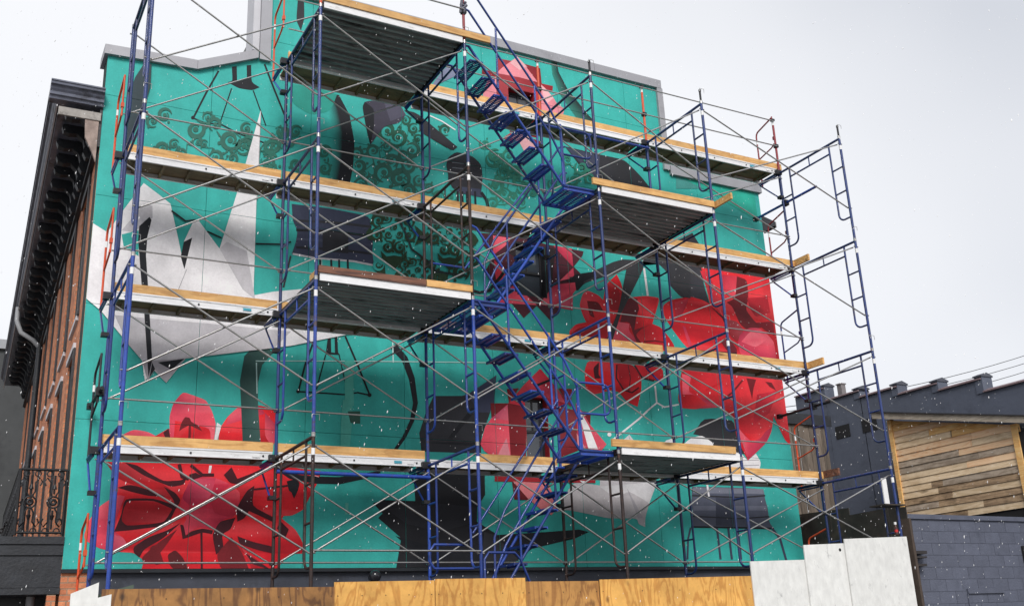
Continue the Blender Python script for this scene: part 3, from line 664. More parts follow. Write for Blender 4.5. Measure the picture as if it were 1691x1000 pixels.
# ---- red flower, centre right
p = Paint('painted_flower')
p.poly(S_((60, 370), (80, 300), (110, 283), (170, 310), (200, 340), (215, 250), (280, 188), (315, 260), (300, 370), (330, 400), (350, 325), (450, 315), (525, 325), (530, 345), (490, 480), (540, 500), (590, 560), (622, 612), (600, 645), (0, 590), (0, 520), (40, 482), (100, 470), (80, 430)), RED)
p.poly(S_((60, 370), (80, 300), (110, 283), (170, 310), (190, 345), (110, 340), (120, 470), (80, 430)), (.75, .03, .05))
p.poly(S_((105, 345), (170, 350), (205, 410), (180, 405), (135, 392), (150, 445), (120, 432)), MAR); p.poly(S_((150, 500), (220, 470), (225, 590), (160, 570)), RED2); p.poly(S_((0, 545), (60, 500), (180, 490), (200, 580), (60, 580)), RED2)
p.poly(S_((215, 250), (260, 230), (300, 300), (290, 400), (240, 400)), RED2); p.poly(S_((330, 330), (405, 330), (415, 380), (395, 440), (380, 540), (355, 470), (300, 470)), (.14, .01, .018))
p.poly(S_((400, 340), (525, 328), (500, 400), (440, 500), (400, 520), (420, 430)), RED); p.poly(S_((290, 468), (355, 480), (350, 520), (415, 605), (250, 590)), PKR); p.poly(S_((370, 520), (490, 482), (430, 505), (390, 545), (430, 600), (400, 600)), (.2, .01, .02))
p.strip(S_((440, 585), (500, 580), (570, 590)), 2, MAR)
p.poly(S_((110, 695), (290, 712), (375, 720), (425, 800), (425, 870), (402, 968), (340, 940), (290, 880), (250, 870), (130, 900), (95, 860), (90, 750)), RED)
p.poly(S_((280, 715), (375, 720), (425, 800), (400, 870), (350, 885), (300, 840)), RED2)
p.poly(S_((140, 740), (175, 705), (172, 780), (190, 800), (150, 802)), DMAR); p.strip(S_((280, 720), (278, 800), (320, 870), (370, 885), (410, 855)), 2.6, DMAR); p.strip(S_((345, 715), (360, 800), (350, 880)), 1.4, DMAR)
p.poly(S_((380, 715), (550, 738), (556, 805), (520, 818), (425, 790)), RED); p.strip(S_((385, 725), (430, 800), (500, 815)), 3, DMAR)
# dark arms over it
p.poly(S_((0, 205), (100, 190), (310, 92), (600, 140), (600, 160), (595, 245), (680, 325), (714, 330), (714, 120), (450, 70), (300, 60), (430, 90), (440, 150), (360, 310), (300, 430), (250, 592), (212, 590), (290, 400), (320, 240), (335, 160), (200, 205), (90, 240), (50, 285), (20, 262)), (.036, .036, .042))
p.poly(S_((0, 235), (30, 190), (60, 185), (90, 240), (50, 285), (15, 280)), BLK)
p.strip(S_((440, 152), (452, 240), (462, 316)), 3.4, WHITE)
p.strip(S_((505, 845), (515, 945), (450, 1000)), 2.8, WHITE); p.strip(S_((515, 945), (560, 970), (645, 955)), 2.6, WHITE); p.strip(S_((458, 995), (410, 1040), (260, 1160)), 3, WHITE); p.disc(1006, 717, 3.5, 3.5, WHITE, 10)
p.build()

# ---- big flower, right edge
p = Paint('painted_flower')
p.poly(R_((-40, 0), (130, 20), (330, 60), (340, 200), (385, 345), (290, 300), (190, 300), (105, 210), (100, 130)), (.036, .036, .042)); p.poly(G_((900, 215), (1010, 160), (1065, 250)), CHAR)
p.poly(R_((130, 85), (320, 90), (340, 200), (380, 330), (290, 292), (190, 292), (108, 210)), (.042, .042, .052))
p.poly(R_((318, 60), (620, 80), (860, 120), (900, 330), (940, 560), (950, 745), (250, 665), (190, 600), (130, 520), (70, 430), (60, 350), (120, 310), (250, 290), (330, 312), (385, 340)), RED)
p.poly(R_((318, 112), (370, 120), (440, 280), (470, 420), (385, 300)), (.74, .03, .05))
p.poly(R_((470, 140), (570, 150), (560, 300), (470, 260)), (.74, .04, .07))
p.poly(R_((570, 150), (640, 175), (650, 300), (630, 380), (700, 470), (760, 500), (640, 520), (590, 480), (540, 360), (500, 330), (560, 300)), MAR)
p.poly(R_((480, 440), (570, 460), (620, 520), (570, 600), (520, 560)), (.3, .012, .02)); p.poly(R_((640, 300), (780, 290), (800, 400), (700, 430), (660, 370)), (.66, .02, .035)); p.poly(R_((700, 470), (820, 460), (830, 560), (760, 520)), (.35, .01, .02))
p.poly(R_((380, 350), (470, 440), (520, 560), (480, 430)), DMAR)
p.poly(R_((575, 620), (590, 550), (650, 505), (720, 505), (780, 550), (825, 600), (845, 742), (700, 728), (600, 700)), PKR); p.poly(R_((600, 600), (660, 530), (740, 520), (780, 580), (700, 640)), (.83, .11, .16))
p.poly(R_((140, 330), (240, 300), (200, 400), (150, 450)), (.78, .05, .07)); p.poly(R_((195, 490), (215, 500), (260, 620), (240, 640)), PKR)
p.poly(R_((460, 600), (520, 580), (570, 650), (570, 700), (500, 660)), (.16, .01, .02)); p.strip(R_((250, 655), (380, 668), (570, 680)), 2.6, DMAR)
p.poly(O_((135, 20), (360, 20), (620, 20), (720, 60), (720, 420), (655, 390), (635, 370), (580, 255), (570, 330), (545, 385), (455, 470), (400, 360), (388, 260), (330, 215), (270, 208), (200, 222), (130, 215), (115, 170)), RED)
p.poly(O_((135, 50), (180, 60), (165, 140), (250, 170), (330, 212), (200, 220), (140, 190)), PKR); p.poly(O_((135, 150), (200, 150), (260, 200), (200, 222), (130, 215)), RED)
p.poly(O_((400, 300), (440, 350), (475, 380), (575, 305), (548, 382), (455, 470)), PKR); p.poly(O_((440, 340), (520, 340), (560, 300), (520, 360), (475, 382)), RED)
p.poly(O_((448, 70), (495, 78), (482, 120), (476, 172), (462, 120)), MAR); p.strip(O_((430, 80), (380, 140), (340, 170)), 3, MAR); p.strip(O_((250, 130), (330, 90)), 3, RED2); p.poly(O_((540, 88), (570, 92), (592, 130), (560, 112)), MAR)
p.poly(O_((500, 150), (600, 130), (560, 240), (480, 300)), (.78, .03, .05))
p.build()

# ---- lamp and pale crystal, lower right
p = Paint('painted_lamp')
p.poly(O_((240, 265), (385, 272), (400, 340), (440, 440), (290, 416), (270, 380), (225, 350), (190, 342)), (.03, .03, .036))
p.poly(O_((130, 402), (180, 360), (232, 348), (285, 382), (292, 416), (420, 432), (455, 470), (495, 436), (520, 480), (508, 532), (240, 515)), WHITE)
for y in (470, 495, 515): p.strip(O_((425, y), (510, y-3)), 1.4, GREY)
p.poly(O_((28, 402), (60, 372), (92, 362), (90, 404)), WHITE)
p.poly(O_((185, 596), (530, 605), (540, 660), (552, 700), (560, 770), (582, 800), (180, 790), (190, 730), (180, 680)), (.09, .098, .14))
p.poly(O_((190, 600), (530, 608), (536, 632), (190, 628)), (.2, .21, .27)); p.poly(O_((190, 690), (545, 690), (550, 712), (190, 712)), (.16, .17, .23)); p.poly(O_((300, 650), (390, 655), (390, 790), (300, 785)), (.05, .055, .085)); p.strip(O_((185, 640), (420, 650), (540, 640)), 2.6, CHAR); p.strip(O_((182, 740), (420, 752), (560, 742)), 2, CHAR)
p.strip(O_((180, 792), (420, 796), (582, 800)), 3, BLK)
for x in (305, 360, 405): p.strip(O_((x, 798), (x+18, 950)), 3.6, NAVY)
p.strip(O_((455, 800), (470, 950)), 3, (.25, .4, .4)); p.strip(O_((178, 795), (165, 850), (162, 950)), 3, NAVY); p.strip(O_((570, 795), (612, 850), (642, 955)), 3.6, NAVY)
p.strip(O_((255, 570), (266, 645)), 3, WHITE)
p.poly(K_((430, 395), (560, 415), (560, 385), (840, 395), (800, 500), (780, 572), (780, 616), (748, 602), (740, 574), (600, 574), (520, 556), (400, 532), (345, 545)), (.45, .42, .44))
p.poly(K_((560, 420), (840, 395), (800, 500), (700, 440), (640, 480)), (.6, .58, .6)); p.poly(K_((690, 425), (770, 572), (745, 575)), GREY); p.poly(K_((650, 215), (703, 168), (745, 222)), (.62, .6, .62))
p.strip(K_((700, 175), (715, 218)), 1, GREY)
p.build()

# ------------------------------------------------------------------ scaffold
H = 1.935; PX = [0, 2.134, 4.268, 6.402, 8.536, 11.584]; FW = 1.524
ORD = ['leftmost', 'second', 'third', 'fourth', 'fifth', 'rightmost']
LIFT = ['lowest', 'second', 'third', 'fourth', 'topmost']
BAY = ['leftmost bay', 'second bay', 'stair bay', 'fourth bay', 'wide right bay']
r1, r2 = .0225, .0165
fparts = {
 'leg': lambda: MB().tube([(0, 0, .02), (0, 0, H-.02)], r1, 10),
 'header': lambda: MB().tube([(0, r1, H-.02), (0, FW-r1, H-.02)], r1*.95, 8),
 'lower_header': lambda: MB().tube([(0, .27, H-.2), (0, FW-.27, H-.2)], r2, 8).tube([(0, FW/2, H-.2), (0, FW/2, H-.04)], r2*.7, 6),
 'inner_leg': lambda: MB().tube([(0, .26, H-.03), (0, .26, H-1.38)]+[(0, .26-.12+.12*math.cos(a), H-1.38-.12*math.sin(a)) for a in (.4, .8, 1.2, 1.57)]+[(0, .02, H-1.5)], r2, 8),
 'inner_leg_far': lambda: MB().tube([(0, -.26, H-.03), (0, -.26, H-1.38)]+[(0, -.26+.12-.12*math.cos(a), H-1.38-.12*math.sin(a)) for a in (.4, .8, 1.2, 1.57)]+[(0, -.02, H-1.5)], r2, 8),
 'rung': lambda: MB().tube([(0, .02, 0), (0, .245, 0)], r2*.9, 6),
 'coupling_pin': lambda: MB().tube([(0, 0, H-.02), (0, 0, H+.03)], r1*1.12, 10),
 'brace_stud': lambda: MB().tube([(-.045, 0, 0), (.045, 0, 0)], .011, 6),
 'label_sticker': lambda: MB().tube([(0, 0, H-.235), (0, 0, H-.155)], r1*1.06, 10),
 'locking_clip': lambda: MB().tube([(-.03, -.03, H+.19), (-.03, -.03, H+.24), (.06, -.03, H+.24), (.06, -.03, H+.17)], .004, 5),
}
BLUE2 = mat('blue_paint_darkened', (.012, .03, .13), .45, .1, .35, 9, (.05, .035, .03), .25, .15, objvar=.3, coat=.2)  # darker copy of the blue: contrast darkening of upper and right frames as colour
def frame(i, k, m):
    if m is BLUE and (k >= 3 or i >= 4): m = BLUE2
    t = thing('frame_scaffold', '%s scaffold frame of the %s post line, %s lift' % ('rusty black' if m is RUSTY else 'blue painted', ORD[i]+('' if i in (0, 5) else ' from the left'), LIFT[k]), 'scaffold frame', (PX[i], 0, (k-1)*H), 'scaffold frames stacked in six post lines')
    P = lambda n, key, loc=(0, 0, 0), mm=m: link(n, shared(key, fparts[key], n, mm), t, loc)
    P('leg', 'leg'); P('leg', 'leg', (0, FW, 0)); P('header', 'header'); P('lower_header', 'lower_header')
    P('inner_leg', 'inner_leg'); P('inner_leg', 'inner_leg_far', (0, FW, 0))
    for z in (H-.55, H-1.0): P('rung', 'rung', (0, 0, z)); P('rung', 'rung', (0, FW-.265, z))
    for y in (0, FW):
        P('coupling_pin', 'coupling_pin', (0, y, 0), GALV)
        for z in (H-.12, H-1.34): P('brace_stud', 'brace_stud', (0, y, z), GALV)
    if k > 0:
        P('label_sticker', 'label_sticker', (0, 0, 0), WHITEM)
        P('locking_clip', 'locking_clip', (0, 0, 0), GALV)
    return t
RUST = {(1, 1), (2, 3), (3, 1)}
for i in range(6):
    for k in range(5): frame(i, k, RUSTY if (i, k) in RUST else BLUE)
# base jacks
for i in range(6):
    for n_, y in (('near', 0), ('far', FW)):
        t = thing('base_jack', 'screw jack with base plate under the %s leg of the %s post line' % (n_, ORD[i]), 'base jack', (PX[i], y, GZ), 'screw jacks under the scaffold')
        MB().box(-.075, .075, -.075, .075, 0, .008).build('base_plate', GALV, t); MB().tube([(0, 0, .008), (0, 0, .21)], .017).build('screw', GALV, t)
# top spigots
for i, y in ((3, 0), (4, 0), (5, 0)):
    tag(MB().tube([(0, 0, .03), (0, 0, .22)], .017, 8).tube([(0, 0, .2), (0, 0, .235)], .021, 8).build('spigot', BLACKC, None, (PX[i], y, 4*H)), 'bare steel spigot on top of the %s post line' % ORD[i], 'spigot', 'spigots on the post tops')

def brace(i, k, far):
    z0 = (k-1)*H; y = FW-.03 if far else .03; dx = PX[i+1]-PX[i]
    zt, zb = z0+H-.12, z0+H-1.34
    t = thing('cross_brace', 'crossed steel brace in the %s, %s lift, %s' % (BAY[i], LIFT[k], 'on the wall side' if far else 'on the street side'), 'cross brace', (PX[i], y, z0), 'crossed braces between the scaffold frames')
    s = 1 if far else -1
    link('brace_bar', shared(('b1', i, far), lambda: MB().tube([(.02, s*.012, zt-z0), (dx-.02, s*.012, zb-z0)], .0118, 8), 'brace_bar', GALV), t)
    link('brace_bar', shared(('b2', i, far), lambda: MB().tube([(.02, -s*.018, zb-z0), (dx-.02, -s*.018, zt-z0)], .0118, 8), 'brace_bar', GALV), t)
    link('pivot', shared(('b3', i), lambda: MB().tube([(dx/2, -.035, (zt+zb)/2-z0), (dx/2, .035, (zt+zb)/2-z0)], .009, 6), 'pivot', GALV), t)
for i in range(5):
    for k in range(5):
        brace(i, k, False)
        brace(i, k, True)
# horizontal rails on the wall row, at the lower studs
for i in range(5):
    for k in range(1, 5):
        z = (k-1)*H+H-1.34+.02
        tag(MB().tube([(.01, 0, 0), (PX[i+1]-PX[i]-.01, 0, 0)], .0118, 8).build('guard_rail', GALV, None, (PX[i], FW-.055, z)), 'level steel rail along the wall side posts, %s, %s lift' % (BAY[i], LIFT[k]), 'guard rail', 'level rails along the wall side posts')
tag(MB().tube([(.01, 0, 0), (2.12, 0, 0)], .0118, 8).build('guard_rail', GALV, None, (PX[1], -.03, .62)), 'lowest level rail on street side, second bay, just above the plywood', 'guard rail')

# side bracket, end guard, platforms
brk = {
 'arm': lambda: MB().tube([(0, .02, -.03), (0, .52, -.03)], .024, 8).tube([(0, .02, -.075), (0, .5, -.075)], .014, 6),
 'strut': lambda: MB().tube([(0, .49, -.08), (0, .05, -.5)], .014, 6),
 'hook_tube': lambda: MB().tube([(.06, .03, .02), (.06, .03, -.52)], .021, 8).tube([(0, .03, -.5), (.06, .03, -.5)], .012, 6),
 'coupler': lambda: MB().box(-.045, .08, -.035, .05, -.06, .03),
 'lower_coupler': lambda: MB().box(-.03, .06, -.03, .06, -.54, -.49),
}
for i in range(6):
    for k in range(1, 5):
        if (i, k) == (0, 4): continue
        t = thing('side_bracket', 'blue side bracket on the %s post line under the %s walk level' % (ORD[i], ['lowest', 'second', 'third', 'top'][k-1]), 'scaffold bracket', (PX[i]-(.06 if i == 0 else 0.05), FW, k*H), 'side brackets carrying the wall side planks')
        for n_ in brk: link(n_, shared(n_, brk[n_], n_, BLACKC if 'coupler' in n_ else BLUE), t)

def plank_thing(i, k, y0, wd, full):
    dx = PX[i+1]-PX[i]; z = k*H; x0 = PX[i]+.04; L = dx-.08
    lev = ['', 'lowest', 'second', 'third', 'top'][k]
    if full: lab = 'full width deck with ribbed steel underside, %s, %s walk level' % (BAY[i], lev)
    else: lab = 'narrow aluminium walk plank beside the wall, %s, %s level' % (BAY[i], lev)
    t = thing('scaffold_deck' if full else 'scaffold_plank', lab, 'scaffold deck' if full else 'scaffold plank', (x0, y0, z), 'full width decks' if full else 'walk planks along the wall')
    if full:
        n = 3; pw = wd/n
        def ribs():
            b = MB(); b.box(0, L, .002, pw-.002, .042, .065)
            for q in range(4): b.prism([(0, .010+q*pw/4, .0425), (0, .026+q*pw/4, 0), (0, .078+q*pw/4, 0), (0, .096+q*pw/4, .0425)], (L, 0, 0))
            return b
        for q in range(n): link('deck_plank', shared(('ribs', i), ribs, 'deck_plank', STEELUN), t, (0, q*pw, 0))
        rail = lambda: MB().box(0, L, -.02, 0, -.03, .068)
        link('edge_rail', shared(('erail', i), rail, 'edge_rail', ALU), t); link('edge_rail', shared(('erail', i), rail, 'edge_rail', ALU), t, (0, wd+.02, 0))
        link('end_hook_bar', shared(('hook',), lambda: MB().box(-.03, 0, 0, wd, 0, .055), 'end_hook_bar', BLACKC), t); link('end_hook_bar', shared(('hook',), lambda: MB().box(-.03, 0, 0, wd, 0, .055), 'end_hook_bar', BLACKC), t, (L+.03, 0, 0))
    else:
        def ply(): return MB().box(0, L, .01, wd-.01, .03, .05)
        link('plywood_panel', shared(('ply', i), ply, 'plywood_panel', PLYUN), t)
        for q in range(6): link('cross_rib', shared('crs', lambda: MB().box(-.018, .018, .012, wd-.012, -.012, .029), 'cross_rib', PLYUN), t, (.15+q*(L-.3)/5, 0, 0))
        rail = lambda: MB().box(0, L, -.008, .008, -.03, .075).box(0, L, -.016, -.008, .055, .075).box(0, L, -.016, -.008, -.03, -.018)
        ro = link('side_rail', shared(('rail', i), rail, 'side_rail', ALU), t); link('side_rail', shared(('rail', i), rail, 'side_rail', ALU), t, (0, wd, 0))
        for x in [.12, L*.5, L-.12]+([L*.25, L*.75] if L > 2.5 else []): link('rivet_hole', shared('hol', lambda: MB().tube([(0, -.0185, .015), (0, -.0165, .015)], .013, 10), 'rivet_hole', HOLE), ro, (x, 0, 0))
        if (i*3+k) % 2 == 0:
            link('label_sticker', shared(('stk',), lambda: MB().box(0, .11, -.0195, -.0165, .0, .035), 'label_sticker', mat('cyan_sticker', (.05, .32, .42), .5)), ro, (L*.78, 0, 0))
        link('label_sticker', shared(('stk2',), lambda: MB().box(0, .1, -.0195, -.0165, -.005, .035), 'label_sticker', WHITEM), ro, (L-.26, 0, 0))
    return t
for k in range(1, 5):
    for i in range(5):
        if k == 4 and i == 0: continue
        plank_thing(i, k, FW+.035, .47, False)
for i, k in ((1, 2), (1, 4), (3, 1), (3, 3)): plank_thing(i, k, -.01, 1.5, True)

def toe(x0, x1, y, z, h, m, lab, name='toe_board'):
    o = MB().box(0, x1-x0, -.019, .019, 0, h).build(name, m, None, (x0, y, z)); o.rotation_euler = (rnd.uniform(-.02, .02), rnd.uniform(-.003, .003), rnd.uniform(-.002, .002)); tag(o, lab, 'toe board', 'toe boards standing on the deck edges'); return o
for k in range(1, 5):
    for i in range(5):
        if k == 4 and i == 0: continue
        x1 = PX[i+1]+(.1 if i == 4 else -.03); x0 = PX[i]+.03
        if (i, k) == (2, 1): x0 += .75
        if (i, k) == (1, 3): pass
        toe(x0, x1, FW+.05, k*H+.078, .115, LUMBER, 'yellow lumber toe board on the wall side planks, %s, %s level' % (BAY[i], ['lowest', 'second', 'third', 'top'][k-1]))
# short end boards at the right end of the wall side planks
for k in (1, 2, 3):
    o = MB().box(-.019, .019, 0, .42, 0, .12).build('toe_board', LUMBROWN if k == 1 else LUMBER, None, (PX[5]+.12, FW-.32, k*H+.08)); tag(o, 'short toe board across the right end of the %s walk level' % ['', 'lowest', 'second', 'third'][k], 'toe board', 'toe boards standing on the deck edges')
toe(PX[1]+.02, PX[1]+1.45, -.03, 2*H+.07, .09, LUMBROWN, 'dark reddish weathered toe board on the left half of the second level deck')
toe(PX[1]+1.46, PX[2]-.02, -.03, 2*H+.07, .09, LUMBER, 'yellow toe board on the right half of the second level deck')
toe(PX[1]+.02, PX[2]+.4, -.03, 4*H+.07, .1, LUMBER, 'long toe board on the top deck edge, its end sticking out over the stairs')
toe(PX[3]-.12, PX[4]-.12, -.03, H+.07, .1, LUMBER, 'toe board on the lowest deck edge right of the stair landing')
toe(PX[3]-.12, PX[4]+.0, -.03, 3*H+.07, .1, LUMBER, 'toe board on the third level deck edge, right of the stairs')
for (x, y, z, L_, lab) in ((PX[4]+.03, -.42, 3*H+.07, .45, 'short yellow board jutting toward the street at the third level deck end'), (PX[4]-.14, -.01, H+.07, .3, 'short board across the right end of the lowest deck'), (PX[1]+.06, -.01, 2*H+.07, .4, 'short board across the left end of the second level deck')):
    o = MB().box(-.019, .019, 0, L_, 0, .1).build('toe_board', LUMBER, None, (x, y, z)); tag(o, lab, 'toe board', 'toe boards standing on the deck edges')

# end guards: orange hoops at the outer bracket ends, both scaffold ends
def endguard(x, z, m, lab, h=1.07, y0=FW+.03, y1=FW+.5):
    t = thing('end_guard', lab, 'guard frame', (x, y0, z), 'end guards closing the walk planks')
    wd = y1-y0
    MB().tube([(0, wd, -.12), (0, wd, h-.14)]+[(0, wd-.1+.1*math.cos(a), h-.14+.1*math.sin(a)) for a in (.5, 1.0, 1.57)]+[(0, 0, h+.06)], .015, 8).build('hoop', m, t)
    MB().tube([(0, wd, h*.42), (0, .1, h*.5), (0, .03, h*.55)], .013, 8).build('arm', m, t)
    MB().tube([(0, 0, h+.08), (0, 0, h*.5)], .013, 8).build('upright', m, t)
    MB().box(-.02, .02, -.02, .03, h*.62, h*.68).build('clamp', m, t)
    MB().tube([(0, wd, h*.72), (0, wd, h*.8)], .0165, 8).build('label_sticker', WHITEM, t)
NAMES = ['ground', 'lowest', 'second', 'third', 'top']
for k in (0, 2, 3): endguard(-.06, k*H+.04, ORANGE, 'orange end guard at the left end of the %s walk level' % NAMES[k])
endguard(-.06, H+.04, mat('black_paint', (.02, .022, .03), .5), 'black end guard at the left end of the lowest walk level')
for k, m in ((0, ORANGE), (1, ORANGE), (2, BLUE), (3, DARKRED), (4, DARKRED)): endguard(PX[5]+.02, k*H+.04, m, '%s end guard at the right end of the %s walk level' % ({'orange_paint': 'orange', 'blue_paint': 'blue', 'dark_red_paint': 'dark red'}[m.name], NAMES[k]))
endguard(PX[1]-.06, 4*H+.04, ORANGE, 'orange end guard at the left end of the top planks')

# top guard posts and rails
def gpost(x, y, z, m, lab, h=1.08):
    t = thing('guard_post', lab, 'guard post', (x, y, z), 'guard posts above the top level')
    MB().tube([(0, 0, .03), (0, 0, h-.1)], .021, 8).build('post', m, t); MB().tube([(0, 0, h-.1), (0, 0, h)], .0205, 8).build('label_sticker', WHITEM, t)
    MB().box(-.035, .035, -.04, .03, h*.5-.03, h*.5+.03).build('clamp', BLACKC, t); MB().box(-.03, .03, -.035, .03, h-.01, h+.03).build('clamp', BLACKC, t)
z4 = 4*H
for i, m in ((2, ORANGE), (3, ORANGE), (4, ORANGE), (5, DARKRED)): gpost(PX[i], FW, z4, m, '%s guard post above the %s wall side post' % ('dark red' if m is DARKRED else 'orange', ORD[i]))
gpost(PX[1], 0, z4, ORANGE, 'orange guard post above the second street side post'); gpost(PX[2], 0, z4, DARKRED, 'red guard post above the third street side post, tape wrapped knot on top', 1.0)
for i in (1, 2, 3, 4):
    for z, n_ in ((z4+1.06, 'top'), (z4+.53, 'middle')):
        tag(MB().tube([(0, 0, 0), (PX[i+1]-PX[i], 0, 0)], .0118, 8).build('guard_rail', GALV, None, (PX[i], FW-.035, z)), '%s guard rail above the top planks, %s' % (n_, BAY[i]), 'guard rail', 'guard rails above the top planks')
for z, n_ in ((z4+1.02, 'upper'), (z4+.53, 'lower')):
    tag(MB().tube([(0, 0, 0), (PX[2]-PX[1], 0, 0)], .0118, 8).build('guard_rail', GALV, None, (PX[1], -.035, z)), '%s rail on the street side above the top deck' % n_, 'guard rail', 'guard rails above the top deck')
kn = MB()
for q in range(9): kn.tube([(rnd.uniform(-.05, .05), rnd.uniform(-.05, .05), rnd.uniform(-.12, .1)), (rnd.uniform(-.05, .05), rnd.uniform(-.05, .05), rnd.uniform(-.05, .16))], .022, 6)
tag(kn.build('tape_wrapping', mat('grey_tape', (.12, .12, .16), .5, 0, .4, 20), None, (PX[2], 0, z4+.56)), 'dark grey tape wrapped round the joint above the third street side post', 'tape')
# truss tube under the lowest wall planks, tie tubes
tag(MB().tube([(0, 0, 0), (PX[2]-PX[1], 0, 0)], .026, 10).build('ledger_tube', BLUE, None, (PX[1], FW-.06, H-.19)), 'blue ledger tube under the lowest wall planks in the second bay', 'ledger tube')
tag(MB().tube([(0, 0, 0), (PX[4]-PX[3], 0, 0)], .022, 10).build('ledger_tube', BLUE, None, (PX[3], FW-.06, z4-.14)), 'blue ledger tube under the top wall planks in the fourth bay', 'ledger tube')
def tie(x, y0, y1, z, lab, m=BLUE):
    t = thing('tie_tube', lab, 'tie tube', (x, y0, z), 'tie tubes between scaffold and wall')
    MB().tube([(0, 0, 0), (0, y1-y0, 0)], .024, 8).build('tube', m, t)
    MB().box(-.04, .04, y1-y0-.09, y1-y0-.01, -.04, .04).build('end_coupler', BLACKC, t); MB().box(-.045, .045, FW-y0-.05, FW-y0+.05, -.05, .05).build('clamp', BLACKC, t)
tie(PX[5]+.05, .72, 2.4, z4-.62, 'blue tie tube sticking out at the right end, top lift')
tie(PX[5]+.05, 1.1, 2.42, H+1.32, 'dark tie tube clamped to the right end, second level', BLACKC)
tie(PX[0]-.05, 1.3, 2.4, 1.36*H, 'black tie tube near the left end, second level', BLACKC)

# stairs in the third bay
st = {
 'tread': lambda w_: (lambda b: b.box(0, .02, 0, w_, -.035, 0).box(.19, .21, 0, w_, -.035, 0).box(.0201, .1899, 0, .04, -.02, -.002).box(.0201, .1899, w_-.04, w_, -.02, -.002).box(.095, .115, .04, w_-.04, -.0205, -.0015))(MB()),
}
def tread_mesh(w_):
    b = st['tread'](w_)
    n = 11
    for q in range(n+1):
        y = .04+(w_-.08)*q/n; b.box(.02, .19, y-.015, y+.015, -.0065, -.003)
    return b
def flight(k, near):
    """from level k down to k-1; near flights fall to the right, far flights to the left"""
    zt, zb = k*H, (k-1)*H
    xt, xb = (PX[2]+.12, PX[3]-.55) if near else (PX[3]-.12, PX[2]+.62)
    ya, yb = (.1, .68) if near else (.84, 1.42)
    s = 1 if xb > xt else -1
    t = thing('stair_flight', 'blue scaffold stair flight falling to the %s from the %s level' % ('right' if near else 'left', ['', 'lowest', 'second', 'third', 'top'][k]), 'stairs', (xt, ya, zt), 'stair flights in the third bay')
    L = xb-xt; w_ = yb-ya
    for y in (0, w_):
        MB().tube([(-s*.12, y, .02), (0, y, .02), (L, y, -H+.02), (L+s*.02, y, -H+.0)], .021, 8).build('stringer', BLUE, t)
    n = 8
    for q in range(1, n+1):
        f = (q-.3)/n; x = L*f-.105; z = -H*f
        if q == n: continue
        o = link('tread', shared(('tread', round(w_, 2)), lambda: tread_mesh(w_-.03), 'tread', BLUE), t, (x, .015, z)); 
    MB().tube([(L*.30, -.03, -H*.30), (L*.30, -.03, -H*.30+1.0)], .016, 8).build('baluster', BLUE, t)
    MB().tube([(L*.72, -.03, -H*.72), (L*.72, -.03, -H*.72+1.0)], .016, 8).build('baluster', BLUE, t)
    for h, n_ in ((1.0, 'handrail'), (.55, 'mid_rail')):
        MB().tube([(-s*.1, -.03, h+.08), (0, -.03, h+.05), (L*.88, -.03, -H*.88+h), (L, -.03, -H+h-.12), (L+s*.02, -.03, -H+.02 if n_ == 'handrail' else -H+h-.3)], .0165, 8).build(n_, BLUE, t)
    if not near:
        MB().tube([(-s*.1, w_+.03, 1.05), (L, w_+.03, -H+1.0)], .0165, 8).build('handrail', BLUE, t)
    return t
flight(4, True); flight(3, False); flight(2, True); flight(1, False)
def landing(x0, x1, ya, yb, z, lab, loop=None):
    t = thing('stair_landing', lab, 'stair landing', (x0, ya, z), 'landings of the scaffold stairs')
    w_ = x1-x0; d = yb-ya
    b = MB().box(0, w_, 0, .03, -.05, .0).box(0, w_, d-.03, d, -.05, .0).box(0, .03, .03, d-.03, -.05, 0).box(w_-.03, w_, .03, d-.03, -.05, 0).box(w_/2-.035, w_/2+.035, .03, d-.03, -.05, -.002)
    b.build('frame', BLUE, t)
    g = MB()
    for side in (0, 1):
        xa = .03 if side == 0 else w_/2+.035; xb_ = w_/2-.035 if side == 0 else w_-.03
        n = max(6, int((d-.06)/.045))
        for q in range(n): y = .03+(d-.06)*(q+.5)/n; g.box(xa, xb_, y-.014, y+.014, -.0075, -.004)
        g.box((xa+xb_)/2-.008, (xa+xb_)/2+.008, .03, d-.03, -.022, -.006)
    g.build('grating', BLUE, t)
    MB().tube([(0, .0, .01), (w_, .0, .01)], .021, 8).build('edge_tube', BLUE, t)
    if loop:
        MB().tube([(0, .0, 1.0), (0, 0, .02)], .018, 8).build('post', BLUE, t)
        MB().tube([(0, 0, .95), (w_-.1, 0, .95)]+[(w_-.1+.1*math.sin(a), 0, .85+.1*math.cos(a)) for a in (.5, 1.0, 1.57)]+[(w_, 0, .62)]+[(w_-.1+.1*math.cos(a), 0, .62-.1*math.sin(a)) for a in (.5, 1.0, 1.57)]+[(0, 0, .52)], .0165, 8).build('guard_loop', BLUE, t)
    else:
        MB().tube([(0, d, 1.0), (w_, d, 1.0)], .0165, 8).tube([(.02, d, 0), (.02, d, 1.0)], .0165, 8).build('guard_loop', BLUE, t)
landing(PX[3]-.55, PX[3]-.03, .08, .72, 3*H, 'blue slotted landing at the right, third level, under the top flight', True)
landing(PX[3]-.55, PX[3]-.03, .08, .72, H, 'blue slotted landing at the right, lowest level', True)
landing(PX[2]+.05, PX[2]+.6, .1, 1.42, 2*H, 'blue stair landing at the left, second level, beside the third post line')
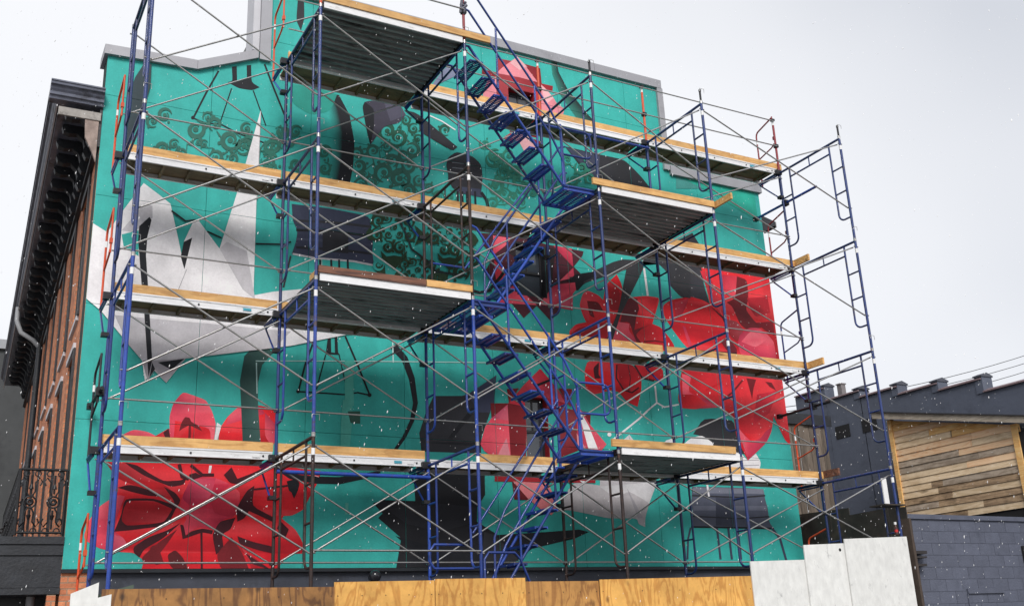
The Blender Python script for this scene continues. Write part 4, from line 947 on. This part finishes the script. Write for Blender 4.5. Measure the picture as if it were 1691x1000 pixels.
# entry gate hoops at the foot of the stairs
t = thing('stair_gate', 'blue bent tube guard at the foot of the stairs by the third post line', 'guard rail', (PX[2]+.02, -.05, 0))
MB().tube([(0, 0, .05), (0, 0, .52), (.06, 0, .6), (.42, 0, .6), (.5, 0, .52), (.72, 0, .0)], .0165, 8).build('hoop', BLUE, t)
MB().tube([(-.62, .1, .42), (-.1, .1, .42)], .0165, 8).tube([(-.62, .1, .42), (-.68, .1, .5), (-.68, .1, .62), (-.62, .1, .7), (-.2, .1, .7)], .0165, 8).build('rail', BLUE, t)

# ------------------------------------------------------------------ plywood hoarding in front
FY = -.8
PLYA = wood('plywood', (.74, .40, .10), (.56, .26, .055), 'P', .5, .85, .75, .14, (.09, .03, .01), .1)
PLYB = wood('plywood_brown', (.40, .19, .055), (.2, .085, .028), 'P', .6, .8, .75, .1, (.04, .018, .01), .3)
PWHITE = mat('dirty_white_paint', (.68, .68, .66), .6, 0, .14, 9, (.3, .3, .3), .1, .1, (1.3, 1, .7), objvar=.05)
fence = thing('plywood_fence', 'low hoarding of yellow and brown plywood sheets in front of the scaffold', 'fence', (4, FY, GZ))
def ztop(px, py, y=FY): return at(px, py, 1, y).z
def xat(px, py, y=FY): return at(px, py, 1, y).x
seams = [(168, 972, 553, 968, PLYB, 'brown water stained'), (553, 960, 719, 957, PLYA, ''), (719, 955, 868, 953, PLYA, ''), (869, 959, 990, 958, PLYB, 'darker brown'), (990, 956, 1241, 950, PLYA, '')]
for n_, (a, ya, b, yb, m, lb) in enumerate(seams):
    pa, pb = at(a, ya, 1, FY), at(b, yb, 1, FY); off = (.0, .018, .006, .02, .0)[n_]
    o = MB().prism([(pa.x+.003-4, off, 0), (pb.x-.003-4, off, 0), (pb.x-.003-4, off, pb.z-GZ), (pa.x+.003-4, off, pa.z-GZ)], (0, .018, 0)).build('plywood_sheet', m, fence)
    if n_ == 3:
        m2 = wood('plywood_mid', (.58, .29, .08), (.38, .17, .045), 'P', .55, .5, .75, .1, (.07, .03, .01), .15); o.data.materials[0] = m2
    if lb: o['label'] = lb+' plywood sheet'
    for q in range(5):
        for z in (1.2, 2.2): link('screw_head', shared('screw', lambda: MB().tube([(0, -.003, 0), (0, 0, 0)], .006, 6), 'screw_head', BLACKC), o, (pa.x+.04-4+(pb.x-pa.x-.08)*q/4, off, z))
for x in (-.05, 1.5, 3.0, 4.6, 6.1, 7.6): MB().box(x-4, x-4+.09, .045, .085, 0, 2.2).build('post', LUMBER, fence)
MB().box(-4.1, 3.7, .0855, .125, 1.9, 1.99).build('rail', LUMBER, fence)
wf = thing('painted_fence', 'taller hoarding of scuffed white painted plywood at the right', 'fence', (9, FY, GZ))
wseam = [((1239, 926), (1336, 923)), ((1327, 899), (1396, 896)), ((1394, 889), (1497, 885))]
for n_, (a, b) in enumerate(wseam):
    off = (-.02, -.045, -.07)[n_]
    pa, pb = at(*a, 1, FY+off), at(*b, 1, FY+off)
    MB().prism([(pa.x-9, off, 0), (pb.x-9, off, 0), (pb.x-9, off, pb.z-GZ), (pa.x-9, off, pa.z-GZ)], (0, .018, 0)).build('plywood_sheet', PWHITE, wf)
pe = at(1497, 885, 1, FY)
MB().box(pe.x-9, pe.x-9+.045, -.09, .06, 0, pe.z-GZ+.25).build('corner_post', mat('weathered_brown_timber', (.06, .042, .032), .8, 0, .3, 10), wf)
for x in (7.9, 8.9, 9.7): MB().box(x-9, x-9+.09, .01, .05, 0, 2.3).build('post', LUMBER, wf)
b_ = at(1361, 0, 1, FY); hole = at(1387, 907, 1, FY-.045)
MB().tube([(hole.x-9, -.048, hole.z-GZ), (hole.x-9, -.0455, hole.z-GZ)], .022, 12).build('knot_hole', HOLE, wf)
# return fence of dark sheets going back on the right
DPLY = mat('black_stained_plywood', (.032, .027, .023), .7, 0, .6, 3, (.075, .055, .04), .25, .2)
rf = thing('side_fence', 'dark stained plywood fence beyond the rightmost post line', 'fence', (12.2, 0, GZ))
ys = [(-.85, 1.23), (-.5, 1.22), (.24, 1.22), (1.45, 1.37), (2.4, 1.5)]
pts_ = [((1495, 836), (1466, 838)), ((1465, 838), (1402, 850)), ((1401, 838), (1370, 842)), ((1369, 842), (1318, 849))]
for a, b in pts_:
    pa, pb = at(*a, 0, 12.2), at(*b, 0, 12.2)
    MB().prism([(0, pa.y, 0), (0, pb.y-.004, 0), (0, pb.y-.004, pb.z-GZ), (0, pa.y, pa.z-GZ)], (.018, 0, 0)).build('plywood_sheet', DPLY, rf)
for y in (.6, 1.8): MB().box(.02, .06, y, y+.09, 0, 2.9).build('post', mat('post_wood', (.1, .08, .06), .8), rf)
# a white offcut and green sheet at the far left end
t = tag(MB().prism([(0, 0, 0), (.36, 0, 0), (.36, 0, 2.25), (.24, 0, 2.22), (.24, 0, 2.36), (0, 0, 2.26)], (0, .015, 0)).build('plywood_offcut', PWHITE, None, (at(116, 985, 1, FY).x, FY-.02, GZ)), 'white notched board leaning at the left end of the plywood', 'board')
t = tag(MB().prism([(0, 0, 0), (.42, 0, 0), (.42, 0, 2.34), (0, 0, 2.22)], (0, .015, 0)).build('plywood_offcut', mat('green_board', (.07, .10, .075), .7), None, (at(143, 985, 1, FY).x, FY+.03, GZ)), 'dull green board between the white offcut and the brown plywood', 'board')
# white plank and bottle at the right end scaffold post
p0, p1 = at(1463, 790, 1, .0), at(1468, 833, 1, .0)
tag(MB().box(-.05, .05, -.01, .01, 0, .42).build('white_board', WHITEM, None, (p1.x+.02, .05, p1.z)), 'narrow white board standing by the rightmost street side post', 'board')
bt = at(1481, 882, 1, -.1)
t = thing('drink_bottle', 'small bottle with white cap and red label at the rightmost post', 'bottle', (bt.x, -.1, bt.z))
MB().tube([(0, 0, 0), (0, 0, .1), (0, 0, .13), (0, 0, .15)], .03, 10, r1=.014).build('body', mat('dark_drink', (.06, .02, .015), .2), t)
MB().tube([(0, 0, .035), (0, 0, .075)], .0285, 10).build('label_band', mat('red_label', (.5, .02, .02), .5), t); MB().tube([(0, 0, .151), (0, 0, .19)], .02, 10).build('cap', WHITEM, t)
sh = at(1440, 832, 0, 10.84)
tag(MB().box(-.15, .3, -.12, .2, -.02, 0).build('shelf_board', DPLY, None, (11.35, .0, at(1475, 834, 1, 0.05).z)), 'dark board clamped level by the rightmost post', 'board')

# ------------------------------------------------------------------ brick building on the left
def brick_mat():
    m, n, b = nodes('old_brick'); L = n.links.new
    tcn = n.nodes.new('ShaderNodeTexCoord'); sp = n.nodes.new('ShaderNodeSeparateXYZ'); L(tcn.outputs['Object'], sp.inputs[0])
    sm = n.nodes.new('ShaderNodeMath'); sm.operation = 'ADD'; L(sp.outputs[0], sm.inputs[0]); L(sp.outputs[1], sm.inputs[1])
    cb = n.nodes.new('ShaderNodeCombineXYZ'); L(sm.outputs[0], cb.inputs[0]); L(sp.outputs[2], cb.inputs[1])
    br = n.nodes.new('ShaderNodeTexBrick'); br.inputs['Scale'].default_value = 1; br.inputs['Brick Width'].default_value = .21; br.inputs['Row Height'].default_value = .072
    br.inputs['Mortar Size'].default_value = .007; br.inputs['Color1'].default_value = (.72, .29, .145, 1); br.inputs['Color2'].default_value = (.50, .17, .085, 1); br.inputs['Mortar'].default_value = (.36, .25, .18, 1); br.inputs['Bias'].default_value = .0
    L(cb.outputs[0], br.inputs['Vector'])
    t = n.nodes.new('ShaderNodeTexNoise'); t.inputs['Scale'].default_value = 7; t.inputs['Detail'].default_value = 10; t.inputs['Roughness'].default_value = .8; L(tcn.outputs['Object'], t.inputs['Vector'])
    r = n.nodes.new('ShaderNodeValToRGB'); r.color_ramp.elements[0].position = .3; r.color_ramp.elements[1].position = .7; r.color_ramp.elements[0].color = (.6, .55, .52, 1); r.color_ramp.elements[1].color = (1.25, 1.2, 1.15, 1); L(t.outputs[0], r.inputs[0])
    x = n.nodes.new('ShaderNodeMix'); x.data_type = 'RGBA'; x.blend_type = 'MULTIPLY'; x.inputs[0].default_value = 1; L(br.outputs[0], x.inputs[6]); L(r.outputs[0], x.inputs[7]); L(x.outputs[2], b.inputs['Base Color'])
    b.inputs['Roughness'].default_value = .85
    bp = n.nodes.new('ShaderNodeBump'); bp.inputs['Strength'].default_value = .8; bp.inputs['Distance'].default_value = .02; bp.invert = True
    ad = n.nodes.new('ShaderNodeMath'); ad.operation = 'ADD'; L(br.outputs['Fac'], ad.inputs[0]); L(t.outputs[0], ad.inputs[1]); L(ad.outputs[0], bp.inputs['Height']); L(bp.outputs[0], b.inputs['Normal'])
    return m
BRICK = brick_mat()
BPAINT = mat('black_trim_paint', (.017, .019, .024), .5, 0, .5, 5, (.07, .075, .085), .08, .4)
STONE = mat('pale_stone', (.52, .51, .54), .6, 0, .2, 5)
CORN = mat('slate_cornice_paint', (.13, .14, .185), .28, .1, .4, 4, (.03, .03, .035), .3, .2)
bb = thing('brick_building', 'old brick row building with black bracketed cornice and iron balcony', 'building', (-.2, 2.5, GZ), rot=(0, 0, -R(1.39)))
BL = 17.0
zz = lambda z: z-GZ
bays = [1.0+1.95*q for q in range(8)]
wl_ = MB(); REV = .22
zs = [(-2.12, 1.35), (3.68, 4.17), (6.2, 6.5)]
for a, b in zs: wl_.box(0, .3, 0.02, BL, zz(a), zz(b))
ye = [0.02]
for y in bays: ye += [y, y+1.0]
ye.append(BL)
for q in range(0, len(ye), 2):
    for a, b in ((1.35, 3.68), (4.17, 6.2)): wl_.box(0, .3, ye[q], ye[q+1], zz(a), zz(b))
wl_.build('wall', BRICK, bb)
MB().box(.3, 8, .4, BL, 0, zz(6.9)).build('side_wall', BODY, bb)
for y in bays:
    for a, b in ((1.35, 3.68), (4.17, 6.2)):
        f_ = MB().box(.02, .26, y+.001, y+.07, zz(a)+.001, zz(b)-.001).box(.02, .26, y+.93, y+.999, zz(a)+.001, zz(b)-.001).box(.1, .2, y+.07, y+.93, zz(b)-.1, zz(b)-.001).box(.1, .2, y+.07, y+.93, zz((a+b)/2)-.03, zz((a+b)/2)+.03).build('window', BPAINT, bb)
        MB().box(.15, .16, y+.07, y+.93, zz(a), zz(b)-.1).build('pane', GLASS, f_)
    MB().box(-.035, .02, y-.04, y+1.04, zz(3.685), zz(3.77)).build('lintel', STONE, bb)
    MB().box(-.035, .02, y-.04, y+1.04, zz(4.10), zz(4.165)).build('sill', STONE, bb)
    MB().box(-.03, .02, y-.1, y+1.1, zz(6.21), zz(6.34)).build('lintel', BPAINT, bb)
    # black bars beside each window, the dark reveal shadow put into colour
    MB().box(-.03, -.0, y-.11, y-.01, zz(4.17), zz(6.2)).build('shadow_bar', BPAINT, bb); MB().box(-.03, -.0, y-.11, y-.01, zz(1.35), zz(3.68)).build('shadow_bar', BPAINT, bb)
# cornice
prof = [(0, 6.3), (-.05, 6.3), (-.06, 6.42), (0, 6.44)]
cn = MB().box(-.035, 0, 0.0, BL, zz(6.34), zz(6.95)); cn.box(-.07, -.035, 0, BL, zz(6.36), zz(6.42)).build('frieze', BPAINT, bb)
MB().box(-.58, -.0, .0, BL, zz(6.96), zz(7.02)).build('soffit', BPAINT, bb)
pr = [(-.0, 7.03), (-.56, 7.03), (-.57, 7.07), (-.60, 7.08), (-.605, 7.12), (-.63, 7.15), (-.645, 7.19), (-.68, 7.20), (-.685, 7.235), (-.70, 7.24), (-.70, 7.26), (-.0, 7.30)]
MB().prism([(x, -.04, zz(z-.09)) for x, z in pr], (0, BL+.04, 0)).build('crown_moulding', CORN, bb)
MB().prism([(-.70, -.041+x+.56, zz(z-.0905)) if x < -.1 else (-.70, .1, zz(z-.0905)) for x, z in pr], (.70, 0, 0)).build('crown_return', CORN, bb)
MB().box(-.6, -.585, -.03, BL, zz(6.84), zz(6.862)).build('drip_edge', STONE, bb)
MB().box(-.57, -.02, -.035, -.005, zz(6.72), zz(6.84)).build('end_board', mat('peeling_board', (.33, .31, .29), .8, 0, .3, 8, (.12, .11, .1), .3), bb)
bm_ = lambda: MB().prism([(0, 0, 0), (-.46, 0, 0), (-.5, 0, -.06), (-.47, 0, -.14), (-.38, 0, -.17), (-.26, 0, -.15), (-.16, 0, -.24), (-.13, 0, -.36), (-.15, 0, -.46), (-.1, 0, -.55), (0, 0, -.55)], (0, .13, 0))
nb = 34
for q in range(nb): link('bracket', shared('bracket', bm_, 'bracket', BPAINT), bb, (-.036, .22+q*(BL-.5)/nb+rnd.uniform(-.03, .03), zz(6.955)+rnd.uniform(-.012, 0))).scale = (rnd.uniform(.85, 1.0), rnd.uniform(.9, 1.1), rnd.uniform(.85, 1.0))
MB().prism([(-.22, -.02, zz(6.72)), (-.04, -.02, zz(6.72)), (-.04, -.02, zz(6.1)), (-.1, -.02, zz(6.25)), (-.2, -.02, zz(6.45))], (0, .05, 0)).build('broken_plaster', mat('bare_plaster', (.32, .25, .22), .9, 0, .4, 9), bb)
# gutter elbow and downpipe
gp = 9.6
MB().tube([(-.6, gp, zz(6.9)), (-.6, gp, zz(6.6)), (-.5, gp, zz(6.35)), (-.25, gp, zz(6.2)), (-.1, gp, zz(6.05))], .05, 10).build('gutter_elbow', mat('grey_gutter', (.33, .34, .36), .45), bb)
MB().tube([(-.1, gp, zz(6.1)), (-.1, gp, zz(-2.0))], .06, 10).build('downpipe', BPAINT, bb)
# balcony
MB().box(-1.2, -.0, -.02, 6.0, zz(.93), zz(1.02)).box(-1.17, 0, 0, 6, zz(.80), zz(.925)).box(-1.14, 0, .02, 6, zz(.42), zz(.795)).box(-1.17, 0, .0, 6, zz(.34), zz(.415)).build('balcony', BPAINT, bb)
IRON = mat('black_cast_iron', (.012, .012, .014), .45, .3, .3, 20)
def railing(u0, u1, place):
    """cast iron panel between u0 and u1, place(u, z) -> point"""
    b = MB(); z0, z1 = 1.04, 1.84
    T = lambda pts, r=.011: b.tube([place(*q) for q in pts], r, 6)
    T([(u0, z1), (u1, z1)], .018); T([(u0, z0+.03), (u1, z0+.03)], .015); T([(u0, z0), (u0, z1)], .016); T([(u1, z0), (u1, z1)], .016)
    n = max(1, round((u1-u0)/.3)); w_ = (u1-u0)/n
    for q in range(n):
        c = u0+w_*(q+.5); zc = (z0+z1)/2
        for rr_ in (.07,):
            b.tube([place(c+rr_*math.cos(a*.5236), zc+rr_*math.sin(a*.5236)) for a in range(12)], .011, 6, closed=True)
        b.tube([place(c+.03*math.cos(a*.785), zc+.03*math.sin(a*.785)) for a in range(8)], .018, 6, closed=True)
        for s in (1, -1):
            for e in (1, -1):
                T([(c+e*.02, zc+s*.07), (c+e*.05, zc+s*.13), (c+e*.045, zc+s*.24), (c+e*.09, zc+s*.3), (c+e*.12, zc+s*.25), (c+e*.1, zc+s*.2)])
                b.tube([place(c+e*.065+.035*math.cos(a*.785), zc+s*.35+.035*math.sin(a*.785)) for a in range(8)], .009, 5, closed=True)
            T([(c, zc+s*.1), (c, zc+s*.33)], .012); b.tube([place(c, zc+s*.16), place(c, zc+s*.24)], .03, 6, r1=.006)
    return b
railing(-.56, -.03, lambda u, z: (u, .03, zz(z))).build('balcony_railing', IRON, bb)
railing(.06, 4.6, lambda u, z: (-.57, u, zz(z))).build('balcony_railing', IRON, bb)
# shopfront below: solid black box, the shade of its recess put into colour
MB().box(-1.1, -.0, .6, 6, 0, zz(.34)).build('shopfront', mat('shopfront_recess_shade', (.01, .01, .012), .4), bb)
MB().box(-.14, -.041, -.02, .12, 0, zz(.33)).build('pilaster', BRICK, bb)
MB().tube([(-.3, .3, 0), (-.3, .3, zz(.33))], .05, 10).build('column', mat('grey_column', (.2, .2, .21), .5), bb)
# chain
ch = MB(); ca_, cb_ = at(37, 824, 1, 5.2), at(-8, 890, 1, 4.6); n = 12; d = (cb_-ca_)/n
for q in range(n):
    c = ca_+d*(q+.5); dn = d.normalized(); side = dn.cross(Vector((0, 1, 0) if q % 2 else (1, .2, .3))).normalized(); L_ = d.length*.62
    ch.tube([c+dn*L_*math.cos(a*.785)+side*.022*math.sin(a*.785) for a in range(8)], .008, 5, closed=True)
tag(ch.build('chain', IRON), 'black chain hanging slantwise beside the iron balcony', 'chain')
# distant dark building at the left
DG = mat('dark_grey_render', (.055, .058, .06), .8, 0, .25, 1.2, (.035, .037, .04), .3)
t = thing('dark_building', 'dark grey building beyond the brick building at the left edge', 'building', (-6, 24, GZ))
MB().box(-9, 12, 0, 12, 0, 11.3).build('wall', DG, t); MB().box(-9.1, 12.1, -.12, 12, 11.3, 11.6).build('coping', mat('grey_coping', (.3, .31, .33), .6), t)

# ------------------------------------------------------------------ right side: grey wall, shed, block wall
GW = mat('slate_blue_masonry_paint', (.085, .098, .135), .6, 0, .12, 2.5, (.065, .075, .105), .3, .5, bscale=9)
CX = 18.5
gw = thing('slate_building', 'slate blue painted party wall with stepped tile coping', 'building', (CX, 3, GZ))
TILE = mat('pinkish_clay_tile', (.2, .14, .15), .6, 0, .3, 8, (.12, .09, .1), .3)
steps = [(8.94, 7.86, 5.58, 5.58), (7.85, 6.68, 5.24, 5.24), (6.7, 5.5, 5.07, 5.07), (5.5, 4.34, 4.87, 4.87), (4.34, 3.17, 4.70, 4.70), (3.17, .6, 4.40, 4.36), (.6, -4, 4.1, 4.1)]
wallb = MB()
for (ya, yb, z, _) in steps: wallb.box(0, .3, yb-3+.0005, ya-3-.0005, 0, z-GZ)
wallb.build('wall', GW, gw)
for n_, (ya, yb, z, _) in enumerate(steps):
    tl = ya-yb; nt_ = max(3, int(tl/.38))
    for q in range(nt_):
        y0_ = yb-3+tl*q/nt_; link('coping_tile', shared(('ct', n_), lambda: MB().prism([(-.05, 0, 0), (.15, 0, .07), (.35, 0, 0), (.35, 0, -.03), (-.05, 0, -.03)], (0, tl/nt_-.012, 0)), 'coping_tile', TILE), gw, (0, y0_, z-GZ+.035))
    if 0 < n_ < 6:
        zt = steps[n_-1][2]+.10
        MB().box(-.02, .32, ya-3-.02, ya-3+.17, z-GZ, zt-GZ).build('pier', GW, gw)
        MB().prism([(-.05, ya-3-.04, zt-GZ+.002), (.15, ya-3-.04, zt-GZ+.07), (.35, ya-3-.04, zt-GZ+.002), (.35, ya-3-.04, zt-GZ-.03), (-.05, ya-3-.04, zt-GZ-.03)], (0, .23, 0)).build('pier_cap', mat('pier_cap_slate', (.06, .065, .085), .5), gw)
MB().box(.3, 9, -7, 5.9, 0, 4.0-GZ).build('side_wall', GW, gw)
for (px, py) in ((1392, 712), (1436, 701)):
    c = at(px, py, 0, CX); o = MB().box(-.012, .02, c.y-3-.24, c.y-3+.24, c.z-GZ-.16, c.z-GZ+.16).build('vent_opening', HOLE, gw)
    for s in (-.1, .1): MB().tube([(-.02, c.y-3+s, c.z-GZ), (-.013, c.y-3+s, c.z-GZ)], .02, 8).build('vent_pipe', mat('vent_grey', (.15, .15, .16), .5), o)
MB().box(.1, .25, 4.35, 4.5, 5.24-GZ+.03, 5.6-GZ).box(.08, .27, 4.33, 4.52, 5.6-GZ, 5.63-GZ).build('roof_vent', mat('roof_vent_metal', (.22, .2, .2), .5, .3), gw)

# lower painted block wall in front
bw = thing('block_wall', 'low slate blue concrete block wall at the lower right', 'wall', (13, 1.0, GZ))
wz = 1.28
GB = mat('slate_block_paint', (.095, .104, .142), .6, 0, .14, 5, (.07, .078, .108), .25, .5, bscale=30, objvar=.07)
MB().box(-.4, 9, -.0125, .3, 0, wz-GZ).build('wall_core', mat('slate_mortar', (.105, .115, .15), .8), bw)
bh, bl_ = .2, .4
for r_ in range(11):
    z = wz-GZ-bh*(r_+1)
    for c in range(14 if r_ < 11 else 0):
        x = -.4+c*bl_-(bl_/2 if r_ % 2 else 0)
        jit = rnd.uniform(-.0015, .0015)
        link('block', shared(('blk',), lambda: MB().box(.003, bl_-.003, 0, .002, .003, bh-.003), 'block', GB), bw, (x, -.018+jit, z))
MB().box(-.4, 9, -.05, .34, wz-GZ+.002, wz-GZ+.08).build('coping', GB, bw)
c = at(1618, 974, 1, 1.0)
MB().box(at(1595, 975, 1, 1).x-13, at(1655, 975, 1, 1).x-13, -.05, -.02, c.z-GZ-.05, c.z-GZ+.03).box(at(1597, 990, 1, 1).x-13, at(1597, 990, 1, 1).x-13+.02, -.04, -.02, 0, c.z-GZ-.05).build('ledge', GB, bw)
for py, w_ in ((911, .05), (919, .03), (932, .04)):
    c = at(1522, py, 1, .85); MB().box(c.x-13-.15, c.x-13+.12, -.16, -.03, c.z-GZ-w_/2, c.z-GZ+w_/2).build('timber_stub', mat('dark_timber', (.03, .026, .026), .8), bw)
c = at(1690, 915, 1, 1.0); MB().box(c.x-13-.06, c.x-13+.2, -.06, -.02, c.z-GZ-.15, c.z-GZ+.15).build('dark_box', HOLE, bw)

# timber clad shed
SX = 17.0
shed = thing('timber_shed', 'shed clad in reclaimed boards above the slate block wall', 'shed', (SX, 3, GZ))
SB = [wood('board_new', (.85, .60, .38), (.80, .49, .28), 'Y', .7, .3, 1, .12, stain=-.25), wood('board_pale', (.84, .66, .45), (.72, .54, .34), 'Y', .7, .6, 1, .12, (.08, .05, .03), -.1), wood('board_grey', (.56, .46, .36), (.42, .33, .25), 'Y', .75, .7, 1, .15, (.05, .04, .035), .2), wood('board_brown', (.52, .36, .22), (.34, .23, .14), 'Y', .75, .8, 1, .15, (.03, .02, .015), .25), wood('board_honey', (.85, .54, .22), (.78, .43, .15), 'Y', .65, .4, 1, .1, stain=-.25)]
YL, YR = 4.62, 1.46
def roof_z(y): return 3.26+(4.0-3.26)*(y-YR)/(YL-YR)
plan = [(4, 3), (4, 0), (0, 4), (1, 4, 4), (1, 3, 4), (0, 0), (0, 0, 1), (2, 0), (2, 2), (1, 0), (1, 1), (1, 3, 2), (1, 3), (3, 1), (2, 3), (1, 3), (3, 1)]
ex = .137; top = 3.98
for r_, row in enumerate(plan):
    z = top-ex*(r_+1)
    cuts = sorted([YL-.1-(YL-YR-.2)*f for f in ([0, 1] if len(row) == 1 else [0]+sorted(rnd.uniform(.25, .75) for _ in range(len(row)-1))+[1])], reverse=True)
    for q, mi in enumerate(row):
        ya, yb = cuts[q], cuts[q+1]
        zt = z+ex*1.02
        def cl(y): return min(zt, roof_z(y)-.02)
        # where the roof cuts the board, its top edge follows the roof
        if cl(ya) <= z+.005: continue
        ylow = YR+(z+.02-3.26+.005)/(4.0-3.26)*(YL-YR) if cl(yb) <= z+.005 else yb
        pts = [(0, ya-.003, z), (0, ylow+.003, z), (0, ylow+.003, max(z+.004, cl(ylow)))]
        yk = YR+(zt+.02-3.26)/(4.0-3.26)*(YL-YR)
        if ylow < yk < ya: pts.append((0, yk, zt))
        pts.append((0, ya-.003, cl(ya)))
        b = MB(); P = [Vector(k_) for k_ in pts]
        P = [Vector((-.022 if v_.z <= z+.001 else -.006, v_.y-3, v_.z-GZ)) for v_ in P]
        b.prism(P, (.02, 0, 0)); b.build('board', SB[mi], shed)
MB().box(.0, .02, YR-3, YL-3, 0, 3.2-GZ).build('backing', HOLE, shed)
MB().box(-.05, .06, YL-3-.1, YL-3, 0, 3.98-GZ).build('corner_post', SB[4], shed)
MB().box(-.05, .06, YR-3, YR-3+.13, 0, 3.27-GZ).build('corner_post', SB[4], shed)
MB().prism([(-.22, YL-3+.25, 4.06-GZ), (-.22, YR-3-.35, roof_z(YR-.35)+.02-GZ), (-.22, YR-3-.35, roof_z(YR-.35)+.15-GZ), (-.22, YL-3+.25, 4.20-GZ)], (.03, 0, 0)).build('fascia_board', wood('fascia_grey', (.5, .44, .36), (.36, .31, .25), 'Y', .7, .5, 1, .1), shed)
MB().prism([(-.25, YL-3+.27, 4.205-GZ), (-.25, YR-3-.37, roof_z(YR-.37)+.155-GZ), (-.25, YR-3-.37, roof_z(YR-.37)+.18-GZ), (-.25, YL-3+.27, 4.23-GZ)], (1.7, 0, 0)).build('roof', mat('roof_felt', (.04, .04, .045), .8), shed)
MB().box(-.02, .0, YR-3, YR-3-.9, 1-GZ, 3.1-GZ).build('black_shade_sheet', HOLE, shed)  # near-black sheet, shade beyond the near corner post put into colour

# old brown boards and junk beyond the mural wall's right edge
ob = thing('board_fence', 'weathered vertical boards seen just past the right edge of the mural', 'fence', (15, 6, GZ))
OB = mat('old_grey_brown_boards', (.15, .12, .095), .8, 0, .4, 5, (.07, .055, .045), .3, .3, (4, 4, .5), objvar=.25)
for q in range(9): link('board', shared(('ob',), lambda: MB().box(0, .17, 0, .025, 0, 6.25), 'board', OB), ob, (-.15+q*.18, rnd.uniform(-.02, .02), 0))
MB().box(-.3, 1.6, -.06, -.03, 6.2, 6.45).build('rail', BPAINT, ob)
MB().box(.3, 1.5, .03, .4, 5.9, 6.3).build('cap_board', BPAINT, ob)
# lamp box on the mural wall edge
c = at(1273, 372, 1, 2.6)
t = thing('wall_light', 'black box light fixed at the upper right corner of the mural', 'wall light', (11.95, 2.6, c.z))
MB().prism([(0, 0, -.2), (.05, 0, -.2), (.42, 0, .02), (.42, 0, .1), (0, 0, .2)], (0, .35, 0)).build('housing', BPAINT, t)
MB().box(.43, .45, 0, .35, -.02, .1).build('visor', GALV, t)
# floodlight sticking out of the plinth near the fence
c = at(622, 950, 1, 2.3)
t = thing('security_lamp', 'small dark globe fixture on the plinth above the plywood', 'wall light', (c.x, 2.5, c.z))
sp = bmesh.new(); bmesh.ops.create_uvsphere(sp, u_segments=16, v_segments=10, radius=.085); me = bpy.data.meshes.new('globe'); sp.to_mesh(me); sp.free(); me.materials.append(mat('smoked_glass', (.02, .02, .025), .1)); me.shade_smooth()
link('globe', me, t, (0, -.14, 0)); MB().tube([(0, .05, 0), (0, -.1, 0)], .03).build('bracket', FRM, t)
# power lines
for n_, (a, b) in enumerate((((1330, 668), (1700, 585)), ((1330, 676), (1700, 598)), ((1330, 690), (1700, 612)))):
    pa, pb = at(*a, 1, 25), at(*b, 1, 25); d = pb-pa; pts = []
    for q in range(25):
        f = -.6+2.6*q/24; pts.append(pa+d*f+Vector((0, 0, 1.1*(f-.5)**2-.25)))
    tag(MB().tube(pts, .018, 5).build('power_line', mat('cable_black', (.03, .03, .035), .7)), '%s overhead cable behind the slate building' % ['upper', 'middle', 'lower'][n_], 'power line', 'overhead cables')
# houses far off behind the camera side are not in view

# ------------------------------------------------------------------ falling sleet
SNOW = mat('sleet', (.8, .8, .82), .5)
SNOW.node_tree.nodes['Principled BSDF'].inputs['Subsurface Weight'].default_value = 0
sv = []; sf = []
rs_ = random.Random(11)
for q in range(9000):
    d_ = rs_.uniform(3, 13.5)
    x = rs_.uniform(-4, 14); y = rs_.uniform(-9, 2.3); z = rs_.uniform(-.6, 10)
    if (Vector((x, y, z))-CAM).length < 5: continue
    a = rs_.choice((.0018, .0024, .003, .0036)); h_ = a*rs_.uniform(1.4, 4.0)
    o = len(sv); sv += [(x+a, y, z), (x, y+a, z), (x-a, y, z), (x, y-a, z), (x+.2*h_, y, z+h_), (x-.2*h_, y, z-h_)]
    sf += [(o+i, o+(i+1) % 4, o+4) for i in range(4)]+[(o+(i+1) % 4, o+i, o+5) for i in range(4)]
me = bpy.data.meshes.new('falling_sleet'); me.from_pydata(sv, [], sf); me.materials.append(SNOW)
tag(link('falling_sleet', me), 'fine wet snow falling in front of the whole scaffold', kind='stuff', cat='snow')
